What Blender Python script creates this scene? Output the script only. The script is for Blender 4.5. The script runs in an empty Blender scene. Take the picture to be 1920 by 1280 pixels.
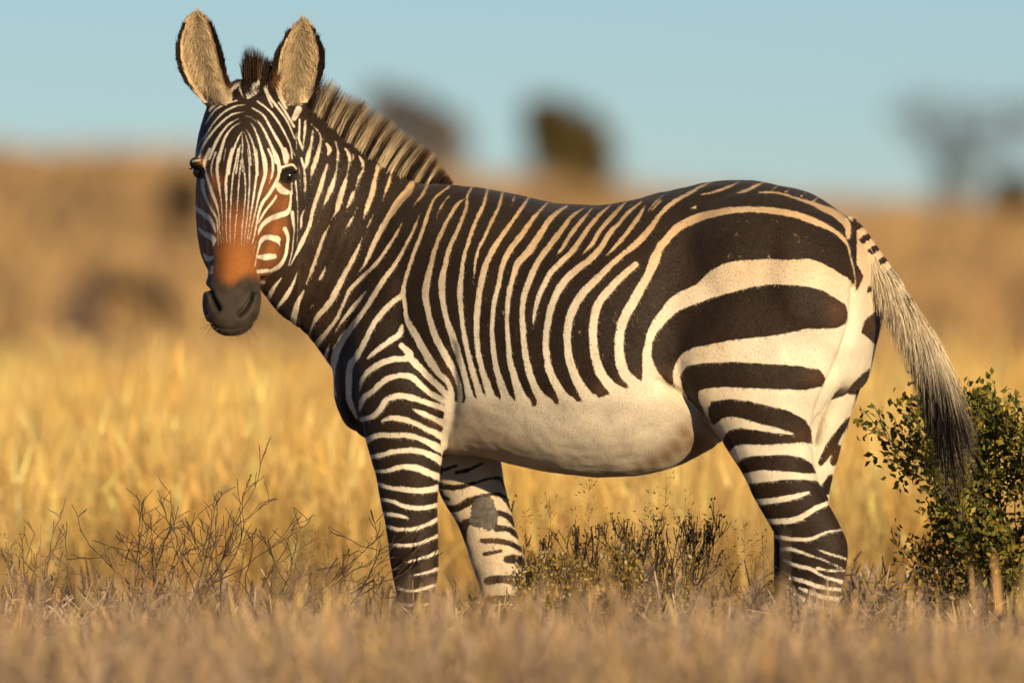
import bpy, bmesh, math, random
import numpy as np
from mathutils import Vector
from mathutils.bvhtree import BVHTree

scene = bpy.context.scene
COL = scene.collection
rng = np.random.default_rng(7)
R = math.radians

# ------------------------------------------------------------------ camera
S = 776.0            # photo pixels per metre at the zebra
EYE = 1.16           # camera height, metres
HORIZON = 420.0      # photo row of the eye level
FOCAL = 500.0
DIST = 1920.0 / S * FOCAL / 36.0
cam = bpy.data.cameras.new('camera')
cam.lens = FOCAL
cam.sensor_width = 36.0
cam.shift_y = (HORIZON - 640.0) / 1920.0
cam.clip_start = 0.5
cam.clip_end = 20000.0
cam.dof.use_dof = True
cam.dof.focus_distance = DIST - 0.06
cam.dof.aperture_fstop = 3.9
cam_ob = bpy.data.objects.new('camera', cam)
cam_ob.location = (0.0, -DIST, EYE)
cam_ob.rotation_euler = (R(90), 0, 0)
COL.objects.link(cam_ob)
scene.camera = cam_ob

# ------------------------------------------------------------------ light
SUN_EL, SUN_AZ = 11.0, 30.0        # elevation; degrees to the right of the camera axis, behind it
sx = math.sin(R(SUN_AZ)); sy = -math.cos(R(SUN_AZ))
world = bpy.data.worlds.new('World')
scene.world = world
world.use_nodes = True
wn = world.node_tree
bg = wn.nodes['Background']
sky = wn.nodes.new('ShaderNodeTexSky')
sky.sky_type = 'NISHITA'
sky.sun_disc = False
sky.sun_elevation = R(SUN_EL)
sky.sun_rotation = math.atan2(sx, sy)
sky.air_density = 0.6
sky.dust_density = 0.0
sky.ozone_density = 3.4
wn.links.new(sky.outputs[0], bg.inputs[0])
bg.inputs[1].default_value = 0.070
sun = bpy.data.lights.new('sun', 'SUN')
sun.energy = 4.7
sun.angle = R(0.55)
sun.color = (1.0, 0.77, 0.47)
sun_ob = bpy.data.objects.new('sun', sun)
d = Vector((sx * math.cos(R(SUN_EL)), sy * math.cos(R(SUN_EL)), math.sin(R(SUN_EL))))
sun_ob.rotation_euler = d.to_track_quat('Z', 'Y').to_euler()
sun_ob.location = (8, -30, 14)
COL.objects.link(sun_ob)
scene.view_settings.view_transform = 'Standard'
scene.view_settings.look = 'None'
scene.view_settings.gamma = 1.0
scene.view_settings.exposure = 0.28
scene.render.engine = 'CYCLES'
scene.cycles.use_denoising = True
scene.cycles.max_bounces = 6
scene.cycles.transparent_max_bounces = 4


# ------------------------------------------------------------------ helpers
def P(px, py, y):
    """Photo pixel at world depth y (zebra plane is y = 0) -> world point."""
    k = (DIST + y) / DIST / S
    return np.array([(px - 960.0) * k, y, EYE - (py - HORIZON) * k])


def to_px(v):
    k = DIST * S / (DIST + v[:, 1])
    return 960.0 + v[:, 0] * k, HORIZON + (EYE - v[:, 2]) * k


def tag(o, label=None, cat=None, group=None, kind=None):
    if label: o['label'] = label
    if cat: o['category'] = cat
    if group: o['group'] = group
    if kind: o['kind'] = kind
    return o


def empty(name, loc=(0, 0, 0)):
    o = bpy.data.objects.new(name, None)
    o.location = loc
    o.empty_display_size = 0.1
    COL.objects.link(o)
    return o


def mesh_np(name, verts, faces, mat, parent=None, cols=None, smooth=False, attrs=None):
    """faces: (n,3) or (n,4) int array, or list of those."""
    me = bpy.data.meshes.new(name)
    verts = np.asarray(verts, dtype=np.float32)
    fl = faces if isinstance(faces, list) else [faces]
    fl = [np.asarray(f, dtype=np.int32) for f in fl if len(f)]
    nloop = sum(f.size for f in fl)
    npoly = sum(len(f) for f in fl)
    me.vertices.add(len(verts))
    me.vertices.foreach_set('co', verts.ravel())
    me.loops.add(nloop)
    me.loops.foreach_set('vertex_index', np.concatenate([f.ravel() for f in fl]))
    me.polygons.add(npoly)
    tot = np.concatenate([np.full(len(f), f.shape[1], dtype=np.int32) for f in fl])
    st = np.concatenate([[0], np.cumsum(tot)[:-1]]).astype(np.int32)
    me.polygons.foreach_set('loop_start', st)
    me.polygons.foreach_set('loop_total', tot)
    if smooth:
        me.polygons.foreach_set('use_smooth', np.ones(npoly, dtype=bool))
    me.update(calc_edges=True)
    me.validate()
    if cols is not None:
        set_attr(me, 'col', cols)
    for k, v in (attrs or {}).items():
        set_attr(me, k, v)
    me.materials.append(mat)
    o = bpy.data.objects.new(name, me)
    COL.objects.link(o)
    if parent is not None:
        o.parent = parent
        o.matrix_parent_inverse = parent.matrix_basis.inverted()
    return o


def set_attr(me, name, data):
    data = np.asarray(data, dtype=np.float32)
    if data.ndim == 1:
        a = me.attributes.new(name, 'FLOAT', 'POINT')
        a.data.foreach_set('value', data)
    else:
        if data.shape[1] == 3:
            data = np.concatenate([data, np.ones((len(data), 1), np.float32)], 1)
        a = me.attributes.new(name, 'FLOAT_COLOR', 'POINT')
        a.data.foreach_set('color', data.ravel())


def catmull(pts, n):
    """Dense Catmull-Rom through rows of pts (any number of columns); n steps a span."""
    p = np.asarray(pts, dtype=float)
    if len(p) < 3:
        t = np.linspace(0, 1, n + 1)[:, None]
        return p[0] * (1 - t) + p[-1] * t
    q = np.vstack([2 * p[0] - p[1], p, 2 * p[-1] - p[-2]])
    out = []
    for i in range(1, len(q) - 2):
        t = np.linspace(0, 1, n, endpoint=False)[:, None]
        a, b, c, e = q[i - 1], q[i], q[i + 1], q[i + 2]
        out.append(0.5 * (2 * b + (c - a) * t + (2 * a - 5 * b + 4 * c - e) * t ** 2 + (3 * b - a - 3 * c + e) * t ** 3))
    out.append(p[-1][None])
    return np.vstack(out)


def sstep(a, b, x):
    t = np.clip((x - a) / (b - a), 0, 1)
    return t * t * (3 - 2 * t)


def vnoise(p, seed=0):
    """Cheap smooth value noise, p (n,3) -> (n,) in 0..1."""
    p = np.asarray(p, dtype=float)
    i = np.floor(p).astype(np.int64)
    f = p - i
    f = f * f * (3 - 2 * f)
    r = 0
    for dx in (0, 1):
        for dy in (0, 1):
            for dz in (0, 1):
                h = ((i[:, 0] + dx) * 73856093) ^ ((i[:, 1] + dy) * 19349663) ^ ((i[:, 2] + dz) * 83492791) ^ (seed * 2654435)
                h = (h ^ (h >> 13)) * 1274126177 & 0x7fffffff
                v = (h % 10007) / 10006.0
                w = (f[:, 0] if dx else 1 - f[:, 0]) * (f[:, 1] if dy else 1 - f[:, 1]) * (f[:, 2] if dz else 1 - f[:, 2])
                r = r + v * w
    return r


# ------------------------------------------------------------------ materials
def new_mat(name):
    m = bpy.data.materials.new(name)
    m.use_nodes = True
    nt = m.node_tree
    return m, nt, nt.nodes['Principled BSDF']


def plant_mat(name, rough=0.75, transl=0.35):
    """Colour comes from the plant's own per-blade colours; thin leaves let light through."""
    m, nt, b = new_mat(name)
    a = nt.nodes.new('ShaderNodeAttribute'); a.attribute_name = 'col'
    nt.links.new(a.outputs['Color'], b.inputs['Base Color'])
    b.inputs['Roughness'].default_value = rough
    b.inputs['Specular IOR Level'].default_value = 0.25
    if transl:
        t = nt.nodes.new('ShaderNodeBsdfTranslucent')
        nt.links.new(a.outputs['Color'], t.inputs['Color'])
        mx = nt.nodes.new('ShaderNodeMixShader')
        mx.inputs[0].default_value = transl
        nt.links.new(b.outputs[0], mx.inputs[1]); nt.links.new(t.outputs[0], mx.inputs[2])
        nt.links.new(mx.outputs[0], nt.nodes['Material Output'].inputs[0])
    return m


M_GRASS = plant_mat('dry_grass', 0.6, 0.15)
M_TWIG = plant_mat('dry_twig', 0.8, 0.0)
M_LEAF = plant_mat('leaf', 0.5, 0.25)
M_HAIR = plant_mat('coarse_hair', 0.55, 0.1)
M_HAIR.node_tree.nodes['Principled BSDF'].inputs['Specular IOR Level'].default_value = 0.12


def ground_mat():
    m, nt, b = new_mat('dry_ground')
    N, L = nt.nodes, nt.links
    tc = N.new('ShaderNodeTexCoord')
    mp = N.new('ShaderNodeMapping'); mp.inputs['Scale'].default_value = (1.0, 0.18, 1.0)
    L.new(tc.outputs['Object'], mp.inputs[0])
    n1 = N.new('ShaderNodeTexNoise'); n1.inputs['Scale'].default_value = 0.28; n1.inputs['Detail'].default_value = 5
    L.new(mp.outputs[0], n1.inputs['Vector'])
    r1 = N.new('ShaderNodeValToRGB')
    e = r1.color_ramp.elements
    e[0].position = 0.30; e[0].color = (0.30, 0.178, 0.094, 1)
    e[1].position = 0.70; e[1].color = (0.60, 0.37, 0.16, 1)
    k = r1.color_ramp.elements.new(0.5); k.color = (0.52, 0.31, 0.138, 1)
    L.new(n1.outputs[0], r1.inputs[0])
    n2 = N.new('ShaderNodeTexNoise'); n2.inputs['Scale'].default_value = 6.0; n2.inputs['Detail'].default_value = 8
    L.new(tc.outputs['Object'], n2.inputs['Vector'])
    mx = N.new('ShaderNodeMixRGB'); mx.blend_type = 'MULTIPLY'; mx.inputs[0].default_value = 0.55
    r2 = N.new('ShaderNodeValToRGB')
    r2.color_ramp.elements[0].position = 0.3; r2.color_ramp.elements[0].color = (0.45, 0.42, 0.4, 1)
    r2.color_ramp.elements[1].position = 0.65; r2.color_ramp.elements[1].color = (1, 1, 1, 1)
    L.new(n2.outputs[0], r2.inputs[0])
    L.new(r1.outputs[0], mx.inputs[1]); L.new(r2.outputs[0], mx.inputs[2])
    L.new(mx.outputs[0], b.inputs['Base Color'])
    b.inputs['Roughness'].default_value = 0.95
    b.inputs['Specular IOR Level'].default_value = 0.1
    bp = N.new('ShaderNodeBump'); bp.inputs['Strength'].default_value = 0.6; bp.inputs['Distance'].default_value = 0.05
    L.new(n2.outputs[0], bp.inputs['Height']); L.new(bp.outputs[0], b.inputs['Normal'])
    return m


M_GROUND = ground_mat()


# ------------------------------------------------------------------ ground: one sheet to the horizon with a low ridge
RIDGE_Y = 380.0
_rx = np.array([-3000, 0, 350, 900, 1300, 1650, 1920, 5000.0])
_ry = np.array([290, 274, 284, 332, 372, 390, 395, 385.0])


def terrain(x, y):
    x = np.asarray(x, float); y = np.asarray(y, float)
    k = (DIST + RIDGE_Y) / DIST / S
    row = np.interp(x / k + 960.0, _rx, _ry)
    top = EYE + (HORIZON - row) * k
    up = np.clip((y - 45) / (RIDGE_Y - 45), 0, 1) ** 1.3 * (1 - 0.8 * sstep(RIDGE_Y + 10, RIDGE_Y + 400, y))
    q = np.stack([x * 0.06, y * 0.02, np.zeros_like(x)], -1).reshape(-1, 3)
    n = (vnoise(q, 3) - 0.5).reshape(x.shape)
    q2 = np.stack([x * 0.9, y * 0.9, np.zeros_like(x)], -1).reshape(-1, 3)
    n2 = (vnoise(q2, 5) - 0.5).reshape(x.shape)
    return top * up + n * 0.35 * sstep(40, 200, y) + n2 * 0.05


gx = np.concatenate([-np.geomspace(4000, 42, 26), np.linspace(-40, 40, 101), np.geomspace(42, 4000, 26)])
gy = np.concatenate([-np.geomspace(1500, 46, 14), np.linspace(-44, 60, 105), np.linspace(63, 420, 90), np.geomspace(430, 6000, 30)])
GX, GY = np.meshgrid(gx, gy)
GZ = terrain(GX, GY)
nx_, ny_ = len(gx), len(gy)
ii = np.arange(nx_ * ny_).reshape(ny_, nx_)
gf = np.stack([ii[:-1, :-1], ii[:-1, 1:], ii[1:, 1:], ii[1:, :-1]], -1).reshape(-1, 4)
ground = mesh_np('ground', np.stack([GX, GY, GZ], -1).reshape(-1, 3), gf, M_GROUND, smooth=True)
tag(ground, kind='structure')


# ------------------------------------------------------------------ strands: ribbons with n sections
def strands(root, tip_dir, length, width, droop=None, nseg=3, side=None, taper=0.15, curl=None):
    """root (n,3), tip_dir unit (n,3), length/width (n,), droop (n,3) added *t^2.  Returns verts (n*(nseg+1)*2,3), faces."""
    n = len(root)
    if side is None:
        a = rng.normal(size=(n, 3))
        side = np.cross(tip_dir, a)
    side = side / (np.linalg.norm(side, axis=1, keepdims=True) + 1e-9)
    t = np.linspace(0, 1, nseg + 1)
    pos = root[:, None, :] + tip_dir[:, None, :] * (length[:, None] * t)[:, :, None]
    if droop is not None:
        pos = pos + droop[:, None, :] * (t ** 2)[None, :, None]
    w = width[:, None] * (1 - (1 - taper) * t ** 1.5)[None, :] * 0.5
    l = pos - side[:, None, :] * w[:, :, None]
    r = pos + side[:, None, :] * w[:, :, None]
    v = np.stack([l, r], 2).reshape(-1, 3)
    base = (np.arange(n) * (nseg + 1) * 2)[:, None]
    k = (np.arange(nseg) * 2)[None, :]
    f = np.stack([base + k, base + k + 1, base + k + 3, base + k + 2], -1).reshape(-1, 4)
    return v, f


def strand_cols(c_root, c_tip, nseg):
    t = np.linspace(0, 1, nseg + 1)[None, :, None]
    c = c_root[:, None, :] * (1 - t) + c_tip[:, None, :] * t
    return np.repeat(c[:, :, None, :], 2, axis=2).reshape(-1, 3)


def unit(v):
    return v / (np.linalg.norm(v, axis=1, keepdims=True) + 1e-9)


def jitter_col(base, n, s=0.2, hue=0.06):
    b = np.asarray(base, float)
    k = np.exp(rng.normal(0, s, (n, 1)))
    return np.clip(b[None] * k * np.exp(rng.normal(0, hue, (n, 3))), 0, 0.95)



# ================================================================== VEGETATION
def ground_z(x, y):
    return terrain(np.asarray(x, float), np.asarray(y, float))


def half_width(y, margin):
    return 1.24 * (DIST + y) / DIST + margin


def tussocks(name, label, n, y0, y1, margin, per, h0, h1, wid, cols, power=1.0, splay=.35, kind='stuff', seed_head=.35, dens=None, tipcol=None, row=None):
    """Dry grass in clumps: every stem a bent ribbon, many with a thicker seed head."""
    y = y0 + (y1 - y0) * rng.random(n) ** power
    x = rng.uniform(-1, 1, n) * half_width(y, margin)
    if dens is not None:
        keep = rng.random(n) < dens(x, y)
        x, y = x[keep], y[keep]; n = len(x)
    cnt = rng.poisson(per, n).clip(3)
    idx = np.repeat(np.arange(n), cnt); m = len(idx)
    cs = rng.uniform(.75, 1.25, n)
    rx = x[idx] + rng.normal(0, .05, m); ry = y[idx] + rng.normal(0, .05, m)
    root = np.stack([rx, ry, ground_z(rx, ry) - .01], 1)
    h = rng.uniform(h0, h1, m) * cs[idx]
    if row is not None:                     # low enough for the view over it to stay open
        h = h * ((EYE - (row - HORIZON) * (DIST + ry) / DIST / S) / h1).clip(.25, 2)
    lean = rng.normal(0, splay, (m, 2)) * .55 + rng.normal(0, .10, (n, 2))[idx]
    d_ = unit(np.column_stack([lean, np.ones(m)]))
    dr = np.column_stack([lean * h[:, None] * .45, -np.linalg.norm(lean, axis=1) * h * .22])
    pick = rng.integers(0, len(cols), n)
    base = np.array(cols)[pick][idx] * np.exp(rng.normal(0, .22, (m, 1))) * np.exp(rng.normal(0, .05, (m, 3)))
    w = rng.uniform(.6, 1.4, m) * wid
    v, f = strands(root, d_, h, w, droop=dr, nseg=3, taper=.35)
    tip = base * 1.15 if tipcol is None else base * .4 + np.array(tipcol)[None] * .6
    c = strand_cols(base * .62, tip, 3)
    sh = rng.random(m) < seed_head
    if sh.any():
        e = root[sh] + d_[sh] * h[sh][:, None] + dr[sh]
        k = sh.sum()
        hl_ = rng.uniform(.05, .12, k)
        hv, hf = strands(e - d_[sh] * hl_[:, None] * .6, unit(d_[sh] + dr[sh] * 1.2), hl_, w[sh] * rng.uniform(1.6, 2.6, k), nseg=2, taper=.2)
        f = np.vstack([f, hf + len(v)]); v = np.vstack([v, hv])
        c = np.vstack([c, strand_cols(base[sh] * 1.1, base[sh] * 1.25, 2)])
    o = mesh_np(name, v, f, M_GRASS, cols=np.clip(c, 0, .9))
    tag(o, label, 'grass', kind=kind)
    return o


GOLD = [(.68, .43, .125), (.74, .50, .17), (.60, .355, .095), (.78, .56, .22)]
STRAW = [(.48, .32, .13), (.58, .41, .19), (.38, .235, .09)]
tussocks('golden_grass', 'tall golden dry grass standing behind the zebra', 1500, 6.4, 44, 2.6, 34, .30, .58, .0040, GOLD, power=1.15)
tussocks('tall_grass', 'loose taller golden stems close behind the zebra', 190, 6.2, 11, 2.2, 16, .38, .72, .0036, GOLD, seed_head=.7, splay=.25)
tussocks('distant_grass', 'pale tan grass on the plain far behind the zebra', 4200, 40, 385, 7, 12, .22, .45, .022, [(.56, .36, .16), (.50, .31, .135), (.60, .41, .18)], power=1.2, seed_head=.15)
tussocks('straw_grass', 'thin straw grass around the hooves of the zebra', 420, -2.5, 6.5, 1.8, 20, .10, .27, .0026, STRAW, seed_head=.2)
tussocks('foreground_grass', 'blurred tan grass in the foreground', 480, -9, -1.8, 1.2, 18, .20, .40, .0034, [(.50, .33, .13), (.56, .39, .17), (.42, .27, .11)], seed_head=.25, row=1115)


def heath(name, label, n, y0, y1, margin, h0, h1, cols, row=None):
    """Low grey-mauve karoo shrublets: sprays of fine twigs with twiglets."""
    y = rng.uniform(y0, y1, n); x = rng.uniform(-1, 1, n) * half_width(y, margin)
    per = 30
    idx = np.repeat(np.arange(n), per); m = len(idx)
    rx = x[idx] + rng.normal(0, .04, m); ry = y[idx] + rng.normal(0, .04, m)
    root = np.stack([rx, ry, ground_z(rx, ry) - .01], 1)
    h = rng.uniform(h0, h1, m) * rng.uniform(.7, 1.2, n)[idx]
    if row is not None:
        h = h * ((EYE - (row - HORIZON) * (DIST + ry) / DIST / S) / h1).clip(.25, 2)
    d_ = unit(np.column_stack([rng.normal(0, .38, (m, 2)), np.ones(m)]))
    base = np.array(cols)[rng.integers(0, len(cols), n)][idx] * np.exp(rng.normal(0, .22, (m, 1)))
    v, f = strands(root, d_, h, np.full(m, .0035), droop=rng.normal(0, .05, (m, 3)) * h[:, None] * 2, nseg=2, taper=.5)
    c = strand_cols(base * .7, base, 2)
    V_, F_, C_ = [v], [f], [c]; off = len(v)
    for k in range(5):                                   # twiglets along each twig
        t_ = rng.uniform(.35, 1.0, m)
        p_ = root + d_ * (h * t_)[:, None]
        dd = unit(d_ * .7 + rng.normal(0, .55, (m, 3)))
        l_ = rng.uniform(.025, .07, m)
        v2_, f2_ = strands(p_, dd, l_, rng.uniform(.003, .0065, m), nseg=1, taper=.6)
        V_.append(v2_); F_.append(f2_ + off); off += len(v2_)
        C_.append(strand_cols(base * 1.05, base * 1.3, 1))
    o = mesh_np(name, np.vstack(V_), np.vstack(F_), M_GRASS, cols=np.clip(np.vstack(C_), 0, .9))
    tag(o, label, 'shrublets', kind='stuff')


MAUVE = [(.36, .255, .17), (.42, .31, .22), (.28, .20, .135), (.40, .27, .14), (.34, .255, .20), (.20, .14, .10)]
heath('low_heath', 'low grey brown shrublets covering the ground around the zebra', 640, -3.0, 1.8, 1.6, .12, .30, MAUVE)
heath('foreground_heath', 'soft mauve brown shrublets in the blurred foreground', 560, -9, -2.2, 1.0, .22, .42, MAUVE, row=1125)


# ------------------------------------------------------------------ branching shrubs
class Twigs:
    def __init__(self):
        self.seg, self.tips = [], []
        self.rmin = .0011

    def grow(self, p, d, length, r, level, rnd, zig=.35, fork=(2, 3), spread=.6, up=.15, shrink=.68):
        n = 4 if level else 3
        rmin = self.rmin
        for i in range(n):
            d = (d + Vector((rnd.gauss(0, zig), rnd.gauss(0, zig), rnd.gauss(0, zig) + up)) * .5).normalized()
            q = p + d * (length / n)
            r2 = max(r * .90, rmin)
            self.seg.append((tuple(p), tuple(q), r, r2))
            if level == 0 or (i >= 1 and rnd.random() < .35):
                self.tips.append((tuple(q), tuple(d)))
            p, r = q, r2
            if level > 0 and i >= 1 and rnd.random() < .55:
                s = (d + Vector((rnd.gauss(0, spread), rnd.gauss(0, spread), rnd.gauss(.1, spread * .7)))).normalized()
                self.grow(p, s, length * shrink * rnd.uniform(.6, 1), r * .7, level - 1, rnd, zig, fork, spread, up, shrink)
        if level > 0:
            for k in range(rnd.randint(*fork)):
                s = (d + Vector((rnd.gauss(0, spread), rnd.gauss(0, spread), rnd.gauss(.1, spread * .7)))).normalized()
                self.grow(p, s, length * shrink * rnd.uniform(.75, 1.1), r * .8, level - 1, rnd, zig, fork, spread, up, shrink)
        else:
            self.tips.append((tuple(p), tuple(d)))

    def mesh(self):
        s = np.array([a + b + (r0, r1) for a, b, r0, r1 in self.seg])
        a, b = s[:, 0:3], s[:, 3:6]
        t_ = unit(b - a)
        o1 = unit(np.cross(t_, np.tile([.31, .87, .38], (len(s), 1)))); o2 = np.cross(t_, o1)
        V_ = []
        for k in range(3):
            g = 2 * math.pi * k / 3
            o = o1 * math.cos(g) + o2 * math.sin(g)
            V_ += [a - t_ * s[:, 6:7] * .4 + o * s[:, 6:7], b + o * s[:, 7:8]]
        v = np.stack(V_, 1).reshape(-1, 3)
        base = (np.arange(len(s)) * 6)[:, None]
        f = np.vstack([base + np.array([[0, 2, 3, 1]]), base + np.array([[2, 4, 5, 3]]), base + np.array([[4, 0, 1, 5]])])
        return v, f


def leaves(tips, n, size, cols, rnd_scale=.02, jit=.7, along=None):
    """Small pointed leaves (two folded triangles each) gathered round the twig tips."""
    tp_ = np.array([t_[0] for t_ in tips]); td = np.array([t_[1] for t_ in tips])
    k = rng.integers(0, len(tp_), n)
    p_ = tp_[k] + rng.normal(0, rnd_scale, (n, 3))
    d_ = unit(td[k] * .5 + rng.normal(0, jit, (n, 3)) + np.array([0, 0, .15]))
    s_ = unit(np.cross(d_, rng.normal(size=(n, 3))))
    up_ = np.cross(d_, s_)
    l_ = size * rng.uniform(.6, 1.25, n)[:, None]; w_ = l_ * .30
    a, b = p_, p_ + d_ * l_
    m1 = p_ + d_ * l_ * .5 + s_ * w_ + up_ * w_ * .35; m2 = p_ + d_ * l_ * .5 - s_ * w_ + up_ * w_ * .35
    v = np.stack([a, m1, b, m2], 1).reshape(-1, 3)
    i = (np.arange(n) * 4)[:, None]
    f = np.vstack([i + np.array([[0, 1, 2]]), i + np.array([[0, 2, 3]])])
    c = np.array(cols)[rng.integers(0, len(cols), n)] * np.exp(rng.normal(0, .25, (n, 1)))
    return v, f, np.repeat(np.clip(c, 0, .9), 4, 0)


def shrub(name, label, cat, px, y, stems, seed, twig_col, group=None, leaf=None, bud=None):
    """stems: list of (dx, lean_x, lean_y, length, radius, level, kw).  Each main stem is a part."""
    rnd = random.Random(seed)
    k = (DIST + y) / DIST / S
    bx = (px - 960) * k
    z = float(ground_z([bx], [y])[0])
    root = empty(name, (bx, y, z))
    tag(root, label, cat, group)
    tips = []
    for dx, lx, ly, ln, r, lev, kw in stems:
        T = Twigs()
        T.grow(Vector((bx + dx, y + rnd.uniform(-.03, .03), z - .01)), Vector((lx, ly, 1)).normalized(), ln, r, lev, rnd, **kw)
        v, f = T.mesh()
        cc = np.clip(np.array(twig_col)[None] * np.exp(rng.normal(0, .18, (len(v) // 6, 1))).repeat(6, 0), 0, .9)
        mesh_np('stem', v, f, M_TWIG, root, cols=cc)
        tips += T.tips
    if leaf:
        v, f, c = leaves(tips, *leaf)
        o = mesh_np('leaves', v, f, M_LEAF, root, cols=c); o['kind'] = 'stuff'
    if bud:
        v, f, c = leaves(tips, *bud)
        o = mesh_np('buds', v, f, M_LEAF, root, cols=c); o['kind'] = 'stuff'
    return root


rs = random.Random(5)
airy = dict(zig=.30, fork=(1, 2), spread=.55, up=.08, shrink=.60)
DRY = (.13, .085, .055)
shrub('dry_shrub', 'leafless forked shrub, tallest of the bare brown shrubs before the golden grass', 'shrub', 306, .1,
      [(rs.uniform(-.05, .05), lx, rs.uniform(-.2, .2), ln, .0046, 3, airy) for lx, ln in ((-.10, .29), (.05, .31), (.16, .29), (-.02, .27), (.24, .25))], 3, DRY)
shrub('dry_shrub', 'slim leafless shrub with two long forked stems leaning apart', 'shrub', 415, 0.0,
      [(rs.uniform(-.04, .04), lx, rs.uniform(-.2, .2), ln, .0042, 3, airy) for lx, ln in ((.02, .29), (.22, .26), (.14, .28))], 12, DRY)
shrub('dry_shrub', 'low bare twiggy shrub reaching one dark branch to the zebra foreleg', 'shrub', 600, -.1,
      [(rs.uniform(-.07, .07), lx, rs.uniform(-.2, .2), ln, .0046, 3, airy) for lx, ln in ((-.15, .24), (.0, .26), (.18, .22), (.55, .27), (-.3, .2))], 21, (.085, .055, .038))
shrub('dry_shrub', 'sparse grey leafless shrub with crooked sideways twigs', 'shrub', 215, .15,
      [(rs.uniform(-.06, .06), lx, rs.uniform(-.2, .2), ln, .0042, 3, dict(airy, up=.0)) for lx, ln in ((-.4, .24), (-.1, .22), (.3, .24))], 33, (.20, .14, .095))
shrub('dry_shrub', 'dark brown bare shrub half lost in the grass at the frame edge', 'shrub', 45, .9,
      [(rs.uniform(-.08, .08), lx, rs.uniform(-.2, .2), ln, .0046, 3, airy) for lx, ln in ((-.25, .22), (.0, .24), (.25, .24), (.1, .2))], 41, (.10, .065, .045))
dense = dict(zig=.18, fork=(2, 3), spread=.30, up=.22, shrink=.60)
DARK = (.042, .030, .024)
shrub('dark_shrub', 'dense upright blackish shrub with budded twigs under the zebra belly', 'shrub', 1235, .2,
      [(rs.uniform(-.06, .06), rs.uniform(-.22, .22), rs.uniform(-.2, .2), rs.uniform(.20, .26), .0036, 3, dense) for _ in range(8)], 51, DARK, bud=(900, .009, [(.05, .035, .028), (.09, .06, .04)], .004))
shrub('dark_shrub', 'smaller blackish shrub with budded twigs beside the far foreleg', 'shrub', 1045, .3,
      [(rs.uniform(-.08, .08), rs.uniform(-.3, .3), rs.uniform(-.2, .2), rs.uniform(.17, .24), .0032, 3, dense) for _ in range(6)], 57, DARK, bud=(600, .009, [(.05, .035, .028), (.10, .065, .04)], .004))
shrub('dark_shrub', 'thin open dark shrub with drooping twigs between belly and hind leg', 'shrub', 1345, .4,
      [(rs.uniform(-.06, .06), rs.uniform(-.3, .4), rs.uniform(-.2, .2), rs.uniform(.16, .24), .0024, 3, airy) for _ in range(4)], 61, (.085, .055, .04), bud=(160, .008, [(.09, .05, .03)], .004))
fine = dict(zig=.15, fork=(2, 3), spread=.28, up=.25, shrink=.6)
shrub('yellow_shrub', 'fine yellow green shrub in front of the blackish shrubs', 'shrub', 1120, -.55,
      [(rs.uniform(-.15, .15), rs.uniform(-.3, .3), rs.uniform(-.2, .2), rs.uniform(.15, .20), .0024, 3, fine) for _ in range(9)], 71, (.24, .16, .05), leaf=(3200, .013, [(.34, .22, .045), (.28, .19, .045), (.22, .17, .05), (.40, .33, .20)], .010))
shrub('yellow_shrub', 'small olive yellow shrub low beside the yellow green one', 'shrub', 960, -.5,
      [(rs.uniform(-.08, .08), rs.uniform(-.3, .3), rs.uniform(-.2, .2), rs.uniform(.10, .15), .0022, 3, fine) for _ in range(5)], 73, (.22, .15, .06), leaf=(900, .012, [(.30, .20, .06), (.26, .18, .07)], .010))
bushy = dict(zig=.30, fork=(2, 3), spread=.50, up=.12, shrink=.64)
GREEN = [(.19, .175, .034), (.25, .21, .04), (.12, .125, .026), (.34, .255, .045), (.09, .10, .024)]
shrub('green_bush', 'tall leafy green bush beside the hanging tail', 'bush', 1908, .25,
      [(rs.uniform(-.06, .06), lx, rs.uniform(-.25, .25), ln, .006, 3, dict(bushy, spread=.29)) for lx, ln in ((-.03, .37), (.08, .40), (.22, .38), (-.10, .32), (.34, .38), (0, .36), (.15, .38), (-.16, .26))], 81, (.075, .055, .042), leaf=(9000, .022, GREEN, .018))
shrub('green_bush', 'low sprawling bush with arching grey branches and orange tipped leaves', 'bush', 1795, .35,
      [(rs.uniform(-.05, .05), lx, rs.uniform(-.25, .15), ln, .006, 3, dict(bushy, up=-.02)) for lx, ln in ((-.8, .23), (-.5, .21), (-.25, .20), (-1.2, .24), (0, .19), (.2, .19), (-1.7, .22))], 92, (.15, .11, .08), leaf=(2100, .018, GREEN + [(.42, .20, .045), (.36, .24, .05)], .014))


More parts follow.
